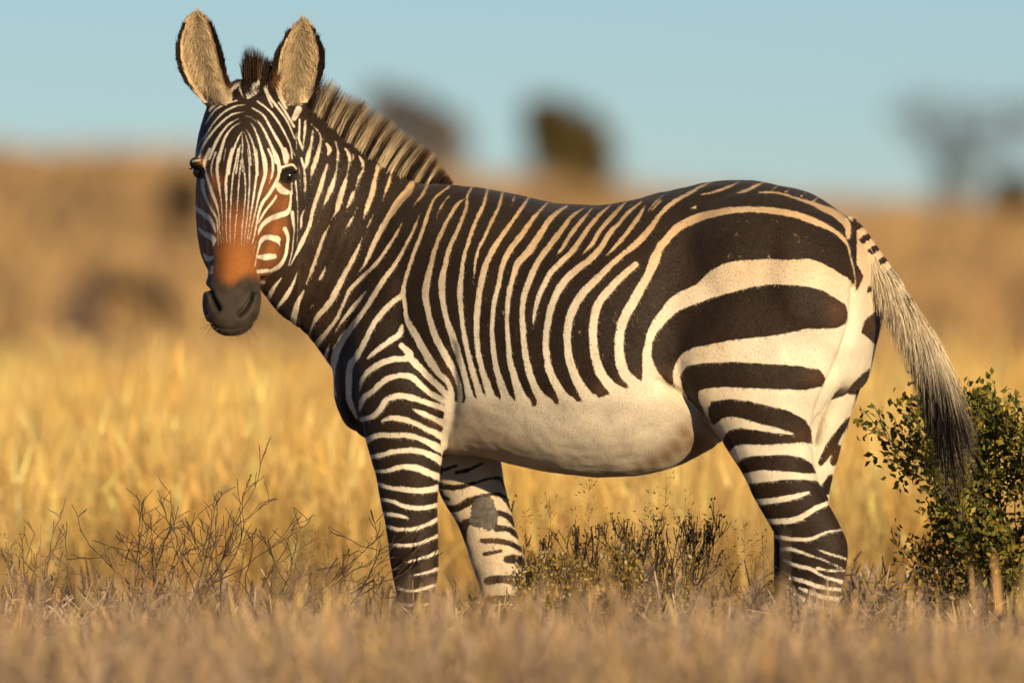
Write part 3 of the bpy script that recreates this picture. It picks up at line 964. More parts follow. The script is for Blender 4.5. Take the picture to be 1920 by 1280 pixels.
for s in ([(495, 642, 28), (580, 635, 28), (660, 620, 26), (720, 602, 14)], [(540, 718, 24), (620, 718, 28), (680, 705, 28), (740, 670, 26), (800, 642, 20)],
          [(575, 776, 18), (640, 788, 20), (720, 790, 18), (780, 765, 14), (855, 750, 10)], [(610, 830, 18), (650, 830, 18), (710, 850, 14), (780, 875, 12), (850, 905, 8)],
          [(750, 830, 8), (800, 848, 14), (866, 868, 12)], [(620, 875, 18), (670, 895, 18), (730, 910, 18), (770, 935, 16), (855, 962, 18)], [(750, 905, 14), (800, 915, 14), (862, 915, 12)],
          [(645, 945, 18), (700, 958, 20), (760, 980, 20), (845, 992, 18)], [(680, 985, 14), (730, 1005, 20), (780, 1022, 22), (840, 1028, 22)], [(664, 1008, 20), (710, 1040, 24), (770, 1070, 28), (836, 1080, 28)],
          [(660, 1105, 28), (710, 1100, 26), (750, 1125, 30), (825, 1135, 32)], [(655, 1185, 14), (700, 1172, 20), (750, 1200, 14)], [(650, 1240, 24), (745, 1232, 22)],
          [(575, 895, 8), (610, 915, 9), (642, 935, 10)], [(575, 955, 8), (610, 968, 10), (652, 990, 10)], [(578, 1012, 9), (612, 1025, 10), (655, 1050, 10)], [(576, 1062, 32), (604, 1060, 24)], [(576, 1148, 40), (606, 1145, 30)]):
    stroke(T7, s)
# far buttock and far thigh
poly(T6, [(1455, 640), (1520, 670), (1560, 690), (1500, 712), (1470, 715), (1425, 730), (1440, 690)], True)
poly(T6, [(1560, 830), (1530, 835), (1470, 850), (1415, 900), (1395, 970), (1440, 1005), (1480, 1040), (1560, 1060)], True)
poly(T7, [(960, 110), (925, 138), (870, 198), (880, 208), (905, 210), (960, 190)], True)
stroke(T7, [(880, 310, 14), (830, 380, 30), (800, 430, 36), (765, 485, 18)], True)
stroke(T7, [(838, 435, 40), (815, 480, 26)], True)
stroke(T7, [(810, 552, 40), (785, 590, 40)], True)
poly(T6, [(1358, 540), (1420, 590), (1380, 680), (1362, 720)], True)

# trunk stripes
for s in ([(150, 165, 18), (110, 195, 25), (60, 280, 28), (10, 390, 28)],
          [(195, 96, 20), (170, 150, 25), (165, 210, 28), (120, 330, 30), (70, 440, 35), (40, 560, 38), (25, 640, 45), (30, 730, 38), (50, 840, 35), (80, 930, 45), (110, 1020, 45), (150, 1150, 40), (185, 1290, 40)],
          [(287, 104, 22), (265, 190, 28), (215, 300, 30), (180, 400, 30), (150, 500, 30), (135, 620, 35), (130, 720, 38), (140, 840, 30), (150, 920, 32), (170, 1020, 35), (200, 1140, 38), (245, 1290, 40)],
          [(372, 124, 22), (350, 210, 28), (305, 300, 30), (270, 380, 25), (235, 450, 25), (215, 540, 22), (205, 640, 8)],
          [(440, 150, 18), (425, 190, 15), (412, 215, 5)],
          [(522, 154, 20), (470, 230, 28), (400, 330, 32), (330, 430, 40), (280, 530, 40), (250, 640, 42), (235, 740, 40), (225, 850, 38), (225, 950, 38), (235, 1040, 35), (260, 1150, 40), (305, 1290, 45)],
          [(628, 184, 18), (550, 270, 32), (480, 370, 42), (410, 460, 40), (370, 550, 35), (350, 650, 32), (325, 750, 32), (315, 860, 28), (315, 950, 30), (325, 1060, 35), (345, 1160, 40), (388, 1290, 45)],
          [(740, 200, 20), (650, 270, 38), (590, 360, 45), (530, 450, 50), (460, 530, 45), (430, 620, 35), (410, 700, 35), (400, 780, 30), (398, 880, 28), (405, 980, 32), (415, 1080, 38), (440, 1180, 45), (475, 1290, 50)],
          [(845, 208, 12), (770, 260, 28), (710, 340, 38), (640, 430, 42), (570, 530, 42), (525, 630, 42), (495, 720, 38), (485, 820, 36), (490, 920, 38), (500, 1030, 40), (525, 1150, 45), (560, 1240, 50), (595, 1300, 50)],
          [(885, 214, 15), (820, 290, 30), (760, 370, 32), (715, 440, 28), (675, 490, 8)],
          [(994, 190, 18), (910, 270, 32), (840, 360, 35), (780, 450, 40), (720, 510, 38), (650, 580, 38), (600, 670, 36), (570, 750, 30), (553, 830, 22), (545, 895, 8)],
          [(1075, 180, 20), (1000, 260, 35), (930, 340, 32), (890, 410, 32), (850, 455, 22), (830, 480, 8)],
          [(1165, 178, 20), (1090, 240, 28), (1030, 310, 30), (990, 350, 40), (940, 430, 42), (880, 500, 45), (800, 560, 45), (720, 640, 50), (665, 740, 45), (635, 850, 42), (620, 960, 40), (625, 1060, 42), (645, 1150, 48), (690, 1240, 55), (725, 1300, 55)],
          [(1185, 205, 20), (1140, 280, 35), (1080, 360, 32), (1020, 430, 30), (960, 490, 8)], [(1275, 172, 20), (1240, 210, 20), (1212, 245, 10)], [(1140, 176, 8), (1100, 198, 10), (1080, 210, 6)],
          [(1280, 240, 28), (1220, 330, 35), (1150, 410, 38), (1070, 470, 35), (990, 540, 38), (910, 620, 48), (830, 700, 52), (770, 800, 52), (745, 900, 50), (745, 1000, 48), (760, 1100, 52), (800, 1200, 60), (855, 1290, 60)],
          [(1135, 535, 40), (1070, 590, 45), (990, 670, 50), (920, 760, 52), (895, 850, 52), (890, 950, 52), (900, 1050, 55), (930, 1150, 60), (990, 1230, 65), (1040, 1275, 70)],
          [(1275, 420, 50), (1240, 530, 52), (1180, 640, 55), (1110, 760, 58), (1060, 860, 58), (1040, 960, 58), (1040, 1050, 60), (1065, 1150, 65), (1120, 1210, 70), (1175, 1250, 70)]):
    if s[-1][1] >= 1230:               # widen into the white belly so the dark bands end in points
        (a0, b0, w0), (a1, b1, w1) = s[-2], s[-1]
        n0 = math.hypot(a1 - a0, b1 - b0)
        e_ = ((a1 - a0) / n0, (b1 - b0) / n0)
        s = s[:-1] + [(a1, b1, w1 * 1.3), (a1 + e_[0] * 45, b1 + e_[1] * 45, w1 * 1.3 + 40)]
    stroke(T5, s)
for s in ([(15, 820, 45), (60, 730, 50), (110, 620, 50), (150, 520, 55), (200, 440, 55), (280, 350, 60), (370, 300, 60), (470, 265, 55), (600, 240, 50), (720, 232, 45), (850, 240, 48), (980, 260, 50), (1100, 300, 50), (1200, 345, 40), (1270, 395, 35), (1310, 450, 25), (1330, 530, 18), (1350, 610, 14), (1358, 690, 14)],
          [(0, 465, 30), (70, 400, 35), (140, 320, 35), (200, 245, 35), (270, 185, 35), (360, 135, 30), (430, 95, 25), (505, 62, 15)],
          [(110, 245, 15), (150, 195, 22), (200, 150, 15), (230, 130, 8)], [(420, 145, 12), (500, 130, 22), (590, 100, 25), (665, 64, 12)], [(640, 135, 15), (700, 120, 28), (760, 90, 25), (825, 62, 12)],
          [(780, 130, 20), (850, 130, 22), (920, 140, 22), (1000, 165, 25), (1080, 190, 30), (1150, 220, 45), (1220, 250, 55), (1280, 290, 60), (1310, 340, 50), (1312, 400, 34)],
          [(850, 125, 16), (870, 105, 16), (905, 86, 8)], [(935, 130, 18), (960, 108, 14)], [(1030, 155, 20), (1055, 130, 14)], [(1100, 190, 24), (1130, 160, 16)], [(355, 225, 8), (390, 222, 25), (405, 207, 8)]):
    stroke(T6, s)
# neck and shoulder stripes
for s in ([(450, 25, 20), (405, 180, 38), (365, 290, 35), (335, 420, 30), (290, 520, 35), (250, 600, 20), (215, 670, 8)], [(375, -8, 30), (355, 70, 25), (345, 130, 8)],
          [(515, 0, 16), (505, 80, 20), (470, 190, 40), (440, 260, 25), (415, 310, 6)],
          [(590, 0, 22), (575, 100, 22), (540, 210, 45), (515, 300, 40), (480, 370, 12), (455, 430, 14), (425, 490, 28), (390, 590, 30), (350, 700, 28), (325, 760, 14), (300, 830, 20), (265, 900, 35), (240, 990, 45), (235, 1050, 42), (250, 1100, 20)],
          [(665, 0, 20), (680, 50, 22), (650, 110, 25), (630, 180, 15), (610, 220, 35), (585, 280, 25), (560, 325, 6)], [(640, 290, 12), (620, 340, 14), (595, 390, 25), (570, 430, 20), (555, 460, 6)],
          [(785, 30, 25), (755, 100, 35), (735, 200, 45), (705, 290, 40), (685, 350, 20), (672, 390, 5)], [(855, 80, 22), (835, 150, 30), (810, 220, 20), (795, 260, 5)], [(915, 90, 14), (910, 130, 12), (903, 160, 4)],
          [(1000, 105, 30), (965, 190, 60), (905, 260, 60), (850, 340, 50), (795, 430, 45), (750, 520, 45), (715, 600, 38), (680, 670, 20), (640, 715, 5)],
          [(740, 345, 10), (715, 400, 20), (690, 450, 10), (655, 530, 20), (620, 610, 35), (560, 720, 40), (500, 840, 45), (450, 920, 42), (390, 985, 35), (355, 1050, 20), (335, 1110, 15), (335, 1150, 8)],
          [(935, 370, 8), (895, 450, 25), (840, 540, 28), (770, 640, 32), (690, 720, 30), (600, 810, 30), (560, 890, 25), (510, 1000, 28), (450, 1080, 30), (400, 1140, 40), (360, 1200, 38)],
          [(695, 825, 10), (640, 900, 32), (570, 980, 28), (520, 1050, 15), (497, 1090, 5)],
          [(1035, 335, 8), (1000, 430, 28), (950, 530, 28), (890, 640, 32), (810, 750, 38), (740, 860, 38), (690, 940, 35), (630, 1020, 40), (560, 1110, 50), (510, 1200, 55), (490, 1280, 50)],
          [(1220, 168, 25), (1130, 240, 25), (1090, 330, 30), (1050, 450, 32), (1000, 580, 30), (960, 700, 30), (935, 790, 30), (925, 850, 40), (870, 890, 38), (800, 960, 42), (740, 1040, 38), (690, 1140, 40), (640, 1230, 45), (600, 1285, 45)],
          [(932, 830, 30), (945, 960, 30), (965, 1030, 45), (1010, 1110, 50), (1060, 1200, 55), (1110, 1285, 58)], [(1080, 160, 30), (1050, 220, 28), (1010, 270, 20), (975, 310, 5)], [(1240, 205, 12), (1200, 250, 18), (1160, 310, 18), (1130, 395, 5)],
          [(1280, 270, 28), (1215, 370, 32), (1160, 480, 35), (1125, 580, 38), (1100, 680, 42), (1080, 770, 50), (1070, 850, 50), (1085, 950, 42), (1110, 1050, 45), (1150, 1150, 50), (1200, 1240, 50), (1228, 1290, 50)],
          [(50, 975, 48), (70, 890, 36), (110, 810, 30), (160, 745, 12)], [(145, 1000, 22), (133, 940, 20), (190, 860, 35), (230, 790, 25), (265, 700, 5)], [(440, 670, 8), (415, 730, 25), (390, 775, 5)], [(320, 290, 10), (290, 350, 15), (285, 410, 20), (280, 440, 5)],
          [(360, 905, 6), (348, 930, 14), (338, 945, 4)], [(395, 380, 6), (385, 415, 10)], [(365, 490, 8), (360, 520, 8)]):
    stroke(T3, s)
for s in ([(170, 460, 30), (170, 560, 36), (160, 640, 28), (155, 740, 12)], [(245, 555, 30), (235, 680, 38), (205, 800, 60), (190, 880, 50), (175, 940, 10)], [(115, 450, 25), (115, 540, 30), (110, 640, 34), (140, 730, 30), (155, 770, 10)],
          [(230, 490, 20), (300, 570, 25), (330, 640, 40), (315, 720, 45), (290, 830, 60), (250, 940, 50), (230, 1030, 25), (220, 1080, 8)], [(385, 690, 40), (415, 745, 60), (400, 800, 36)],
          [(475, 670, 30), (500, 770, 38), (495, 853, 40)], [(570, 735, 30), (608, 800, 45), (614, 860, 45)], [(655, 800, 40), (655, 860, 20)], [(710, 815, 30), (745, 880, 50), (745, 915, 48)], [(890, 910, 40), (885, 960, 50)]):
    stroke(T9, s)
for s in ([(304, 427, 52), (300, 480, 38), (295, 560, 36), (310, 630, 30), (328, 652, 10)], [(420, 427, 48), (408, 480, 50), (405, 560, 50), (405, 650, 45), (425, 720, 40), (460, 795, 24)], [(958, 427, 58), (1000, 490, 48), (1060, 550, 45), (1090, 620, 40), (1092, 690, 40)],
          [(1080, 427, 52), (1110, 490, 45), (1140, 580, 38), (1148, 670, 40)], [(275, 300, 10), (250, 380, 30), (230, 440, 30), (225, 492, 18)], [(110, 280, 14), (118, 310, 16)],
          [(760, 180, 30), (745, 235, 45), (680, 280, 42), (610, 330, 38), (550, 380, 30), (525, 400, 10)], [(480, 605, 15), (490, 550, 35), (530, 490, 40), (600, 440, 45), (690, 405, 45), (780, 400, 45), (815, 375, 55), (755, 310, 45)],
          [(800, 385, 50), (840, 420, 55), (900, 480, 50), (960, 540, 50), (1020, 600, 50), (1055, 645, 44)], [(480, 735, 25), (500, 665, 45), (560, 620, 40), (610, 570, 42), (680, 525, 45), (760, 510, 42), (830, 525, 50), (890, 580, 45), (950, 630, 42), (1040, 680, 50)],
          [(490, 803, 40), (570, 780, 40), (620, 730, 42), (660, 670, 45), (740, 645, 45), (830, 660, 45), (920, 690, 40), (1000, 715, 45), (1060, 745, 44)], [(835, 735, 20), (890, 760, 40), (960, 790, 40), (1050, 835, 52)],
          [(625, 815, 20), (680, 795, 40), (760, 800, 45), (850, 830, 40), (930, 870, 40), (1045, 925, 62)], [(508, 950, 50), (600, 910, 42), (700, 910, 40), (800, 910, 42), (900, 940, 42), (980, 980, 55), (1050, 1015, 62)],
          [(535, 1057, 30), (620, 1040, 38), (720, 1015, 40), (850, 1010, 42), (950, 1040, 50), (1040, 1090, 62)], [(565, 1150, 28), (660, 1145, 32), (750, 1120, 38), (850, 1125, 50), (940, 1160, 50), (1030, 1195, 54)],
          [(1070, 640, 60), (1060, 760, 44), (1052, 850, 44), (1048, 940, 60), (1040, 1020, 50)]):
    stroke(T4, s)
for s in ([(200, 462, 25), (280, 490, 30), (370, 500, 38), (480, 510, 40), (600, 488, 45)], [(235, 562, 25), (310, 575, 28), (380, 605, 32), (460, 615, 34), (540, 605, 32), (600, 585, 35)], [(250, 648, 25), (320, 655, 28), (380, 668, 22), (415, 675, 8)],
          [(255, 718, 25), (340, 740, 28), (430, 740, 28), (520, 710, 28), (596, 668, 30)], [(270, 830, 22), (370, 838, 24), (450, 832, 24), (520, 805, 24), (600, 768, 26)], [(390, 940, 15), (460, 920, 22), (530, 900, 22), (600, 862, 28)],
          [(420, 1020, 15), (510, 1000, 22), (600, 970, 28)], [(340, 1100, 22), (440, 1110, 22), (580, 1070, 26)], [(350, 1190, 24), (460, 1200, 24), (560, 1180, 24)], [(350, 1290, 24), (460, 1300, 24), (560, 1280, 24)]):
    stroke(T8, s)
# far fore leg: pale with thin dark bands and the bare grey patch
poly(T8, [(604, 300), (960, 300), (1000, 520), (1060, 760), (1120, 1000), (1120, 1800), (760, 1800), (720, 900), (604, 560)])
for s in ([(690, 402, 16), (780, 378, 14), (850, 342, 8)], [(615, 385, 12), (690, 360, 8)], [(600, 482, 30), (690, 490, 28), (780, 470, 14), (880, 438, 12), (950, 436, 15), (985, 490, 14)], [(600, 545, 25), (645, 560, 10)],
          [(630, 622, 36), (700, 612, 38), (760, 578, 40), (830, 545, 16), (930, 530, 18), (985, 560, 24), (1020, 620, 16)], [(940, 640, 24), (1000, 665, 30), (1045, 715, 26)], [(660, 690, 30), (695, 705, 26)], [(715, 840, 60), (735, 720, 50), (775, 690, 28)],
          [(930, 735, 36), (1000, 740, 26), (1060, 780, 30)], [(840, 810, 20), (930, 812, 26), (1010, 825, 24), (1100, 872, 26)], [(860, 890, 20), (960, 872, 12)], [(1000, 920, 44), (1060, 925, 50), (1105, 950, 44)], [(880, 1050, 44), (980, 1040, 44), (1110, 1060, 50)], [(880, 1170, 44), (980, 1160, 44), (1110, 1170, 44)], [(880, 1290, 44), (980, 1290, 44), (1110, 1290, 44)]):
    stroke(T8, s, True)

# head: crown, brow, face, cheek
for s in ([(255, 1135, 28), (280, 1060, 28), (340, 970, 26), (420, 880, 24), (500, 820, 20), (590, 800, 8)], [(330, 1150, 30), (370, 1050, 30), (420, 960, 24), (480, 890, 20), (550, 850, 8)], [(395, 1180, 34), (420, 1080, 32), (450, 990, 24), (500, 920, 18), (560, 880, 8)],
          [(470, 1260, 36), (490, 1150, 30), (520, 1060, 22), (550, 990, 18), (575, 950, 10)], [(285, 1010, 14), (350, 900, 18), (430, 810, 20), (520, 760, 20), (600, 745, 10)], [(300, 890, 14), (370, 790, 20), (450, 740, 22), (540, 715, 14)], [(330, 790, 26), (390, 725, 36), (470, 655, 46), (545, 600, 30)],
          [(905, 1175, 40), (880, 1080, 32), (830, 990, 28), (780, 900, 24), (730, 820, 20), (650, 770, 14)], [(830, 1180, 30), (810, 1090, 30), (770, 1000, 26), (730, 920, 22), (690, 860, 14)], [(750, 1240, 36), (730, 1120, 30), (705, 1020, 24), (670, 930, 18), (640, 880, 8)],
          [(690, 1270, 30), (680, 1150, 26), (660, 1050, 20), (630, 970, 16), (600, 920, 8)], [(640, 1200, 18), (630, 1080, 18), (610, 1000, 14), (590, 950, 8)], [(580, 1250, 12), (575, 1150, 14), (580, 1050, 14), (575, 970, 14)], [(530, 1260, 18), (548, 1150, 16), (560, 1050, 14)],
          [(950, 1150, 18), (940, 1060, 18), (890, 950, 20), (830, 850, 22), (770, 780, 22), (690, 720, 18)], [(970, 1000, 16), (920, 880, 20), (860, 790, 25), (790, 700, 26), (750, 640, 40)], [(965, 910, 25), (900, 800, 25), (850, 730, 20)], [(1000, 780, 60), (965, 850, 44)], [(690, 600, 40), (640, 650, 14)],
          [(985, 1080, 10), (980, 960, 10)], [(620, 695, 24), (690, 655, 28)], [(555, 640, 22), (590, 690, 14)], [(765, 690, 20), (805, 765, 20)], [(400, 770, 16), (500, 700, 14)], [(860, 690, 30), (905, 770, 26)], [(590, 830, 8), (640, 840, 10), (700, 890, 8)], [(235, 1120, 12), (245, 1060, 12), (290, 980, 10)], [(205, 1170, 22), (260, 1160, 20)]):
    stroke(T1, s)
for s in ([(405, 40, 8), (395, 100, 14), (385, 200, 14), (378, 300, 14), (372, 400, 12), (362, 500, 12), (355, 600, 10), (352, 660, 4)], [(410, 60, 8), (420, 150, 14), (428, 250, 14), (425, 330, 14), (415, 430, 12), (405, 530, 12), (400, 620, 8), (398, 670, 4)],
          [(380, 0, 20), (365, 80, 18), (345, 170, 16), (335, 270, 16), (330, 370, 14), (325, 480, 12), (325, 590, 10), (330, 680, 4)], [(440, 0, 10), (450, 80, 14), (455, 180, 16), (452, 280, 16), (445, 380, 14), (437, 470, 12), (425, 560, 10), (415, 640, 6)],
          [(340, 0, 26), (320, 70, 26), (305, 150, 22), (297, 240, 24), (300, 330, 18), (300, 420, 12), (298, 520, 10), (305, 610, 8), (310, 660, 4)], [(500, 0, 16), (508, 90, 18), (500, 180, 20), (488, 270, 20), (475, 360, 18), (460, 450, 12), (448, 540, 10), (437, 620, 6)],
          [(535, 0, 24), (560, 80, 30), (560, 160, 30), (535, 250, 26), (510, 340, 20), (490, 430, 14), (470, 520, 12), (452, 600, 8), (435, 640, 4)], [(265, 0, 24), (245, 60, 24), (238, 140, 26), (248, 220, 22), (258, 290, 18), (268, 370, 12), (272, 460, 10), (275, 560, 8), (283, 640, 4)],
          [(190, 0, 26), (160, 70, 28), (155, 130, 24), (180, 210, 24), (205, 290, 28), (235, 370, 22), (250, 440, 14), (255, 540, 12), (270, 640, 6)], [(230, 20, 16), (205, 90, 16), (200, 150, 16), (220, 220, 6)], [(295, 0, 12), (285, 60, 10), (278, 125, 4)],
          [(140, 205, 34), (145, 260, 34), (165, 330, 24), (195, 390, 22), (230, 450, 20), (240, 500, 14), (245, 600, 10), (243, 680, 6)], [(95, 390, 30), (160, 440, 40), (200, 480, 34), (225, 540, 18), (225, 560, 8)], [(115, 525, 20), (150, 560, 35), (190, 580, 45), (215, 600, 40), (215, 640, 15)],
          [(150, 695, 16), (175, 730, 40), (205, 720, 30)], [(205, 780, 22), (200, 830, 26)], [(580, 0, 20), (605, 60, 22), (610, 130, 22), (600, 190, 16), (580, 235, 5)],
          [(610, 0, 30), (640, 60, 30), (652, 125, 34), (650, 170, 30), (625, 230, 30), (590, 290, 28), (545, 350, 28), (520, 410, 22), (505, 480, 18), (490, 560, 14), (475, 620, 10), (460, 660, 4)], [(690, 0, 30), (705, 50, 36), (700, 90, 20)], [(650, 130, 30), (690, 112, 22), (740, 104, 22), (768, 130, 18)],
          [(635, 310, 20), (600, 360, 22), (560, 410, 22), (530, 460, 18), (510, 500, 10)], [(640, 235, 40), (670, 272, 56), (705, 285, 40)], [(730, 280, 18), (725, 370, 24), (705, 420, 40), (650, 440, 42), (590, 465, 40), (545, 500, 34), (520, 540, 24), (512, 575, 8)], [(735, 215, 12), (738, 300, 14)],
          [(640, 600, 50), (580, 585, 40), (540, 600, 36), (520, 640, 20), (505, 700, 14), (490, 780, 10)], [(640, 600, 34), (658, 645, 10)], [(618, 712, 40), (560, 718, 46), (512, 717, 26)], [(575, 808, 30), (515, 814, 34)], [(548, 885, 30), (505, 888, 34)], [(540, 925, 14), (535, 950, 14)],
          [(690, 530, 36), (710, 580, 28), (705, 650, 26), (690, 720, 28), (650, 780, 34), (595, 812, 28)], [(740, 420, 30), (745, 480, 26), (752, 540, 16), (745, 620, 14), (735, 700, 14), (715, 770, 10)], [(760, 200, 16), (770, 300, 14), (775, 400, 10), (775, 520, 10), (770, 640, 8)],
          [(800, 60, 20), (820, 140, 20), (825, 230, 24), (820, 320, 12)], [(780, 100, 7), (792, 200, 8), (795, 300, 6)], [(740, 0, 8), (760, 50, 9)], [(475, 20, 8), (480, 90, 6), (476, 130, 3)],
          [(500, 610, 8), (480, 680, 7), (470, 720, 4)], [(490, 640, 6), (465, 690, 4)]):
    stroke(T2, s)
# tail root bands
for s in ([(1330, 355, 50), (1400, 350, 20)], [(1380, 400, 30), (1440, 395, 20)], [(1490, 450, 26), (1530, 470, 30)]):
    pass


def grid(A, u, w):
    x = np.clip(u - GX0, 0, GW - 1.001); y = np.clip(w - GY0, 0, GH - 1.001)
    i, j = x.astype(int), y.astype(int); fx, fy = x - i, y - j
    return (A[j, i] * (1 - fx) + A[j, i + 1] * fx) * (1 - fy) + (A[j + 1, i] * (1 - fx) + A[j + 1, i + 1] * fx) * fy


def soft(u, w, spots):
    """Soft union of discs (x, y, radius)."""
    m = np.zeros(u.shape)
    for x, y, r in spots:
        m = np.maximum(m, np.exp(-((u - x) ** 2 + (w - y) ** 2) / (r * r)))
    return m


def coat(Vp, Np):
    """Stripe distance and the two coat colours at skin points."""
    u, w = to_px(Vp)
    wob = (vnoise(Vp * 95, 11) - .5) * 1.6 + (vnoise(Vp * 260, 12) - .5) * 1.6
    face = sstep(585, 560, u) * sstep(665, 645, w)
    sd = grid(SD, u, w) + wob * (1 - .65 * face) + (1.1 + .7 * sstep(560, 440, w)) * (1 - face) + 1.1 * face
    n = len(u)
    mix = lambda a, b, t: a * (1 - t[:, None]) + np.asarray(b)[None] * t[:, None]
    light = np.tile(np.array([.75, .67, .53]), (n, 1))
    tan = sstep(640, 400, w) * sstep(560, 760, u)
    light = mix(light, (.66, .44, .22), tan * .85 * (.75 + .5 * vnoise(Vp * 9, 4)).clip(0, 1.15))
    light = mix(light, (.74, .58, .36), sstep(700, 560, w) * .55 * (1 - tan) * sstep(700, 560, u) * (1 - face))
    rump = sstep(1200, 1300, u) * sstep(430, 520, w)
    light = mix(light, (.76, .62, .42), rump * sstep(1500, 1300, u) * .7 * sstep(.35, .6, vnoise(Vp * 8, 6)))
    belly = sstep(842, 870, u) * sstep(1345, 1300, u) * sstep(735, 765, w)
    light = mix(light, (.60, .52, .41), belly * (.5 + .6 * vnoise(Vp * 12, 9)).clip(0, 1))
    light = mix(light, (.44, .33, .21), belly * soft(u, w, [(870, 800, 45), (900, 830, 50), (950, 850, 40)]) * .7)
    light = mix(light, (.24, .14, .07), soft(u, w, [(1268, 838, 22), (1284, 812, 20), (1250, 854, 22), (1225, 868, 18), (1198, 880, 14), (1300, 830, 30)]).clip(0, 1) * .9)
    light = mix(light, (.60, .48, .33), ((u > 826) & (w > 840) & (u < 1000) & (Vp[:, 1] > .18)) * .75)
    dark = np.tile(np.array([.024, .0135, .0075]), (n, 1))
    dark = mix(dark, (.034, .024, .015), sstep(520, 380, w) * sstep(640, 800, u) * .8)
    dark = mix(dark, (.075, .040, .020), soft(u, w, [(620, 440, 70), (580, 520, 60), (600, 600, 60), (650, 690, 40), (640, 640, 50)]) * .6 * vnoise(Vp * 30, 14))
    brown = soft(u, w, [(1575, 585, 26), (1530, 700, 24), (1512, 820, 26), (1640, 610, 30), (1600, 730, 30), (1560, 860, 30), (1265, 705, 16), (1232, 700, 16), (905, 745, 14), (940, 752, 14), (970, 760, 14), (1000, 752, 14),
                        (1045, 750, 16), (1088, 742, 16), (1128, 734, 16), (1168, 718, 16), (1206, 704, 16), (850, 715, 22), (835, 730, 25), (822, 760, 18), (815, 800, 15), (820, 690, 16), (870, 1000, 35), (915, 1020, 30), (1620, 530, 18)])
    dark = mix(dark, (.085, .040, .018), brown * .75)
    # rust of the face, black of the muzzle
    rust = np.maximum(sstep(360, 430, w + .0) * np.exp(-((u - 452) / 75) ** 2), soft(u, w, [(378, 390, 34), (385, 430, 34), (392, 470, 30), (512, 355, 26), (522, 380, 30), (512, 425, 34), (500, 470, 30), (490, 510, 22), (505, 330, 16), (400, 340, 18), (380, 302, 9), (541, 302, 10)]))
    rust = rust * sstep(566, 545, u) * sstep(640, 560, w)
    rust = rust * np.where(w < 470, sstep(553, 535, u), 1) * ~((u > 494) & (w > 522 - (u - 500) * 1.1))
    dark = mix(dark, (.27, .092, .022), rust * .95)
    nose = np.exp(-((u - 447) / 34) ** 2) * sstep(440, 480, w)
    dark = mix(dark, (.31, .110, .020), nose)
    fr = face * (Vp[:, 1] < .06)
    edge = np.interp(u, [380, 392, 405, 418, 428, 440, 461, 478, 490], [528, 520, 516, 526, 533, 526, 515, 520, 530])
    mz = fr * sstep(-15, 15, w - edge + 8 * (vnoise(Vp * 60, 15) - .5))
    skin = np.array([.040, .029, .020])[None] * (.7 + .7 * vnoise(Vp * 50, 16))[:, None]
    hole = np.maximum(np.exp(-(seg_dist(u, w, NOSL) / 3.5) ** 2), np.exp(-(seg_dist(u, w, NOSR) / 3.0) ** 2))
    skin = mix(skin, (.006, .005, .004), hole * .85)
    dark = dark * (1 - mz[:, None]) + skin * mz[:, None]
    sd = np.where((mz > .35) | ((w > 525) & (u < 492) & (fr > .5)), np.abs(sd) + 8, sd)
    # plain rust bridge of the nose
    sd = np.where((w > 455) & (u > 408) & (u < 474) & (fr > .5), sd + sstep(458, 478, w) * 8, sd)
    # dark lids
    for ex, ey, rx, ry in ((541, 330, 16, 13), (372, 323, 13, 13)):
        d = np.hypot((u - ex) / rx, (w - ey) / ry)
        sd = np.where(d < 1, np.maximum(sd, 6), sd)
        dark = mix(dark, (.012, .008, .006), (d < 1.1) * 1.0)
    # ears
    for rows in (EAR_L, EAR_R):
        r = np.array(rows, float)
        top, bot = r[0, 0], r[-1, 0] - 12
        xl = np.interp(w, r[:, 0], r[:, 1]); xr = np.interp(w, r[:, 0], r[:, 2])
        t = (u - (xl + xr) / 2) / np.maximum((xr - xl) / 2, 3)
        on = (w > top - 8) & (w < bot) & (np.abs(t) < 1.35) & ((u < 436) if r[0, 1] < 450 else (u > 505))
        on &= ~((w > 165) & (np.abs(t) > 1.02))
        k = (w - top) / (bot - top)
        ti = .90 - .08 * np.sin(np.clip(k, 0, 1) * 3.14) + (vnoise(Vp * 120, 21) - .5) * .12
        rim = (np.abs(t) > ti) & (k > .10) & (k < .86)
        back = (Np[:, 1] > .25)
        inner = on & ~rim & ~back
        light[inner] = np.array([.70, .54, .33]) * (.75 + .4 * vnoise(Vp[inner] * np.array([60, 60, 25]), 22))[:, None]
        light[inner & (k < .16)] = (.66, .48, .28)
        sd[inner] = -8
        dk = on & (rim | back) & (k > .06)
        sd[dk] = 8
        dark[dk] = (.020, .011, .007)
        sd[on & back & (k > .35) & (k < .6)] = -8
    rr = soft(u, w, [(427, 145, 10), (432, 158, 9), (520, 148, 9), (517, 160, 8)])
    dark = mix(dark, (.13, .05, .016), rr)
    sd = np.where(rr > .45, 8, sd)
    # tail: pale with broken bands along its upper edge
    ds = seg_dist(u, w, TAIL.tolist())
    tailm = (u > 1606) & (ds < 34) & (Vp[:, 1] < .02) & (w - 470 < (u - 1606) * 1.6 + 25) & (u - 1606 > (w - 560) * .25)
    along = u * .55 + w * .83
    upper = (u * .83 - w * .55) - np.interp(along, TAIL[:, 0] * .55 + TAIL[:, 1] * .83, TAIL[:, 0] * .83 - TAIL[:, 1] * .55)
    tb = (np.sin(along * .24) > .1) & (upper > 3 + 8 * vnoise(Vp * 40, 23)) & (along < 1490)
    sd = np.where(tailm, np.where(tb, 7.0, -7.0), sd)
    # hooves
    hf = w > 1286
    dark[hf] = (.03, .025, .02); sd[hf] = 8
